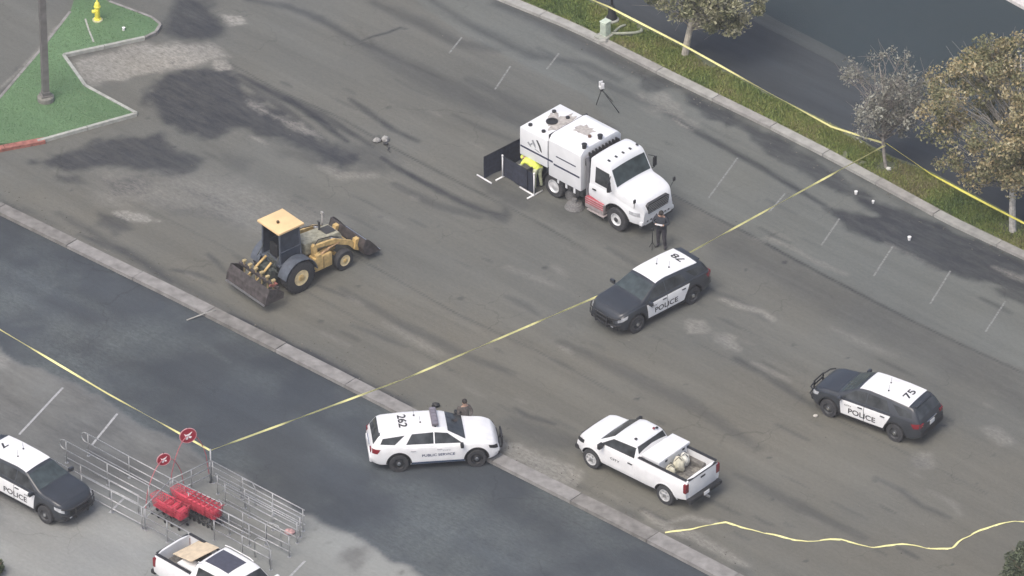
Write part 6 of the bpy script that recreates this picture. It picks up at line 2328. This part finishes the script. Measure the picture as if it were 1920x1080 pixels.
# trolleys
def trolley():
    r = thing('shopping_trolley', 'red plastic shopping trolley nested in a row between the bay rails', 'shopping trolley', (0, 0, 0), 0, 'red trolleys in the bay')
    TW = mat('red_basket', (.60, .07, .11), .45, 0, 0, .12, 5)
    bm = BM()
    # tapered open basket made of bars and panels, nose towards +x
    z0, z1 = .48, .92
    def corner(t, s, z):
        f = (z - z0) / (z1 - z0)
        x = (-.40 - .03 * f) if t == 0 else (.34 + .12 * f)
        y = s * ((.22 + .05 * f) if t == 0 else (.15 + .05 * f))
        return Vector((x, y, z))
    for z in (.48, .59, .70, .81, .92):
        ring = [corner(0, -1, z), corner(1, -1, z), corner(1, 1, z), corner(0, 1, z)]
        for a, b in zip(ring, ring[1:] + ring[:1]):
            tube(bm, [a, b], .016 if z > .9 else .010, 4)
    for k in range(9):
        for s in (1, -1):
            a = corner(0, s, z0).lerp(corner(1, s, z0), k / 8); b = corner(0, s, z1).lerp(corner(1, s, z1), k / 8)
            tube(bm, [a, b], .011, 4)
    for k in range(6):
        for t in (0, 1):
            a = corner(t, -1, z0).lerp(corner(t, 1, z0), k / 5); b = corner(t, -1, z1).lerp(corner(t, 1, z1), k / 5)
            tube(bm, [a, b], .011, 4)
    box(bm, (-.02, 0, z0), (.70, .36, .02))
    bobj('basket', bm, TW, r)
    bm = BM(); tube(bm, [(-.50, -.27, 1.0), (-.50, .27, 1.0)], .022, 7)
    for s in (1, -1):
        tube(bm, [(-.50, s * .27, 1.0), (-.42, s * .26, .90)], .014, 5)
    bobj('handle', bm, RED, r)
    bm = BM()
    for s in (1, -1):
        tube(bm, [(-.38, s * .23, .50), (-.30, s * .23, .16), (.48, s * .14, .14)], .014, 5)
    tube(bm, [(-.30, -.23, .18), (-.30, .23, .18)], .012, 5)
    tube(bm, [(.46, -.14, .14), (.46, .14, .14)], .012, 5)
    bobj('frame', bm, DKGREY, r)
    for x, y in ((-.32, .22), (-.32, -.22), (.44, .14), (.44, -.14)):
        bm = BM(); cyl(bm, (x, y - .015, .065), (x, y + .015, .065), .06, n=12); bobj('wheel', bm, TRIM, r)
    bm = BM(); box(bm, (-.30, 0, .80), (.22, .40, .03), Matrix.Rotation(rad(-50), 4, 'Y'), bev=.01); bobj('child_seat', bm, TW, r)
    return r


tr0 = trolley()
first = True


def put_trolley(px, py, hd, label, grp):
    global first
    t = tr0 if first else copy_tree(tr0)
    first = False
    p = G(px, py, ROADZ)
    t.location = (p.x, p.y, ROADZ)
    t.rotation_euler = (0, 0, hd)
    t['label'] = label
    t['group'] = grp
    return t


A, B_ = Vector((344, 958)), Vector((394, 983))
for k in range(7):
    q = A.lerp(B_, k / 6)
    lb = ['', 'second', 'third', 'fourth', 'fifth', 'sixth', ''][k] + ' red shopping trolley from the upper left head of the longer nested row'
    if k == 0:
        lb = 'red shopping trolley at the upper left head of the longer nested row'
    if k == 6:
        lb = 'red shopping trolley at the lower right end of the longer nested row'
    put_trolley(q.x, q.y, LANG + PI, lb, 'red trolleys in the bay')
for k, (x, y) in enumerate([(306, 970), (318, 977), (332, 984)]):
    put_trolley(x, y, LANG + PI, ['leftmost red shopping trolley of the short row by the near rail', 'middle red shopping trolley of the short row by the near rail', 'rear red shopping trolley of the short row by the near rail'][k], 'red trolleys in the bay')


# arched bay signs
def bay_sign(label, a, b, hgt, disc_px, rad_d):
    A, B_ = W3(*a, 0), W3(*b, 0)
    r = thing('bay_sign', label, 'sign', A, 0, 'red bay signs over the trolleys')
    d = B_ - A
    bm = BM()
    pts = []
    for k in range(17):
        t = k / 16
        pts.append(Vector((d.x * t, d.y * t, hgt * math.sin(PI * t) ** .55)))
    tube(bm, pts, .018, 7)
    bobj('arch', bm, mat('red_arch_tube', (.42, .13, .15), .5), r, True)
    c = Vector((d.x * .5, d.y * .5, hgt + .0))
    # flat round sign facing along the bay towards the lower left
    hd = math.atan2(d.y, d.x)
    M = Matrix.Translation(c) @ Matrix.Rotation(hd - PI / 2 - rad(28), 4, 'Z') @ Matrix.Rotation(rad(90), 4, 'Y') @ Matrix.Rotation(rad(90), 4, 'Z')
    for nm, r0, th, m in (('disc', rad_d, .03, mat('dark_red_disc', (.30, .02, .04), .45)), ('rim', None, .04, mat('pink_rim', (.55, .28, .30), .5))):
        bm = BM()
        if r0:
            cyl(bm, (0, 0, -th / 2), (0, 0, th / 2), r0, n=32)
        else:
            ring = [Vector((rad_d * math.cos(2 * PI * k / 28), rad_d * math.sin(2 * PI * k / 28), 0)) for k in range(29)]
            tube(bm, ring, .022, 6)
        o = bobj(nm, bm, m, r)
        o.matrix_local = M
    S = rad_d
    for sgn in (1, -1):
        for poly in ([(-.62, .42), (-.30, .20), (.10, .30), (.62, .62), (.30, .10), (.05, -.05), (-.05, -.62), (-.38, -.62), (-.42, -.05)], [(.15, -.10), (.55, -.18), (.42, -.50), (.10, -.38)]):
            bm = BM(); prism(bm, [(x * S * .8, y * S * .8) for x, y in poly], 'Z', sgn * .015, sgn * .024)
            bmesh.ops.triangulate(bm, faces=[f for f in bm.faces if len(f.verts) > 4])
            o = bobj('symbol', bm, mat('white_symbol', (.85, .82, .83), .5), r)
            o.matrix_local = M
    bm = BM(); tube(bm, [(c.x, c.y, c.z + rad_d), (c.x, c.y, c.z + rad_d + .06)], .02, 6); bobj('bracket', bm, DKGREY, r)


bay_sign('lower left red arched sign with the smaller round disc over the trolley bay', (273, 954), (345, 910), 1.72, (309, 860), .26)
bay_sign('taller red arched sign with the larger disc touching the yellow tape', (318, 930), (392, 888), 2.25, (355, 815), .32)
lump('faded_red_bag', 'crumpled faded pink bag among the right ends of the bay rails', 'bag', G(543, 1000, ROADZ), (.2, .16, .1), mat('faded_pink', (.55, .34, .33), .8, 0, 0, .4, 9), 51)

# ------------------------------------------------------------------ litter and small things
LIT = [(1605, 364, .09, 'white cup on the dark damp asphalt nearest the verge kerb'), (1637, 381, .075, 'small white cup second along the damp asphalt below the slender tree'), (1705, 450, .10, 'white cup alone in the middle of the large dark patch'),
       (1529, 781, .11, 'pale torn wrapper beside the front wheel of police car 75'), (232, 57, .09, 'white paper cup lying on the turf island right of the hydrant')]
for i, (u, v, s_, lb) in enumerate(LIT):
    z = .12 if i == 4 else 0
    if i == 3:
        lump('wrapper', lb, 'litter', G(u, v, z), (.10, .07, .05), mat('pale_wrapper', (.5, .48, .44), .8, 0, 0, .4, 12), 61)
        continue
    c_ = thing('paper_cup', lb, 'litter', G(u, v, z), i * 1.3, 'white cups on the ground')
    bm = BM(); lathe(bm, [(s_ * .55, 0), (s_ * .75, s_ * 1.5), (s_ * .68, s_ * 1.5), (s_ * .5, s_ * .1)], n=14); bobj('cup', bm, LITTER, c_, True)
    bm = BM(); lathe(bm, [(s_ * .78, s_ * 1.48), (s_ * .78, s_ * 1.56), (s_ * .6, s_ * 1.62)], n=14); bobj('lid', bm, LITTER, c_, True)
lump('white_stone', 'pale round stone at the foot of the slender tree', 'stone', G(1666, 319, .115), (.11, .1, .08), mat('chalk_white', (.6, .6, .55), .9), 71)
# pale stick across the kerb
a, b = G(350, 601, ROADZ), G(404, 584)
a.z = ROADZ + .02; b.z = .06
bm = BM(); tube(bm, [a, a.lerp(b, .6) + Vector((0, 0, .02)), b], .028, 6)
for v in bm.verts:
    v.co -= a
o = bobj('pale_pole', bm, CONCL)
o.location = a
tag(o, 'thin pale pole lying across the median kerb below the loader', 'pole')
# small stones and twigs nobody could count, along the kerbs
bm = BM()
rg = random.Random(17)
for k in range(700):
    t = rg.random()
    if t < .55:
        u = rg.uniform(-26, 22); q = at_u(shift(K_UP, abs(rg.gauss(0, .5)) + .05), u); z = 0
    elif t < .85:
        u = rg.uniform(-10, 26); q = at_u(shift(R_LO, -abs(rg.gauss(0, .5)) - .03), u); z = 0
    else:
        p = G(rg.uniform(100, 1900), rg.uniform(60, 1060)); q = (p.x, p.y); z = 0
        if side_of(K_UP, np.array([q[0]]), np.array([q[1]]))[0] < .1 or side_of(R_LO, np.array([q[0]]), np.array([q[1]]))[0] > -.1:
            continue
    s_ = rg.uniform(.008, .03)
    bmesh.ops.create_icosphere(bm, subdivisions=1, radius=s_, matrix=Matrix.Translation((q[0], q[1], z + s_ * .3)) @ Matrix.Rotation(rg.uniform(0, 6), 4, 'Z') @ Matrix.Diagonal((rg.uniform(.8, 2.2), 1, .6, 1)))
o = bobj('gravel', bm, mat('gravel', (.12, .115, .10), .9, 0, 0, .6, 3))
o['kind'] = 'stuff'
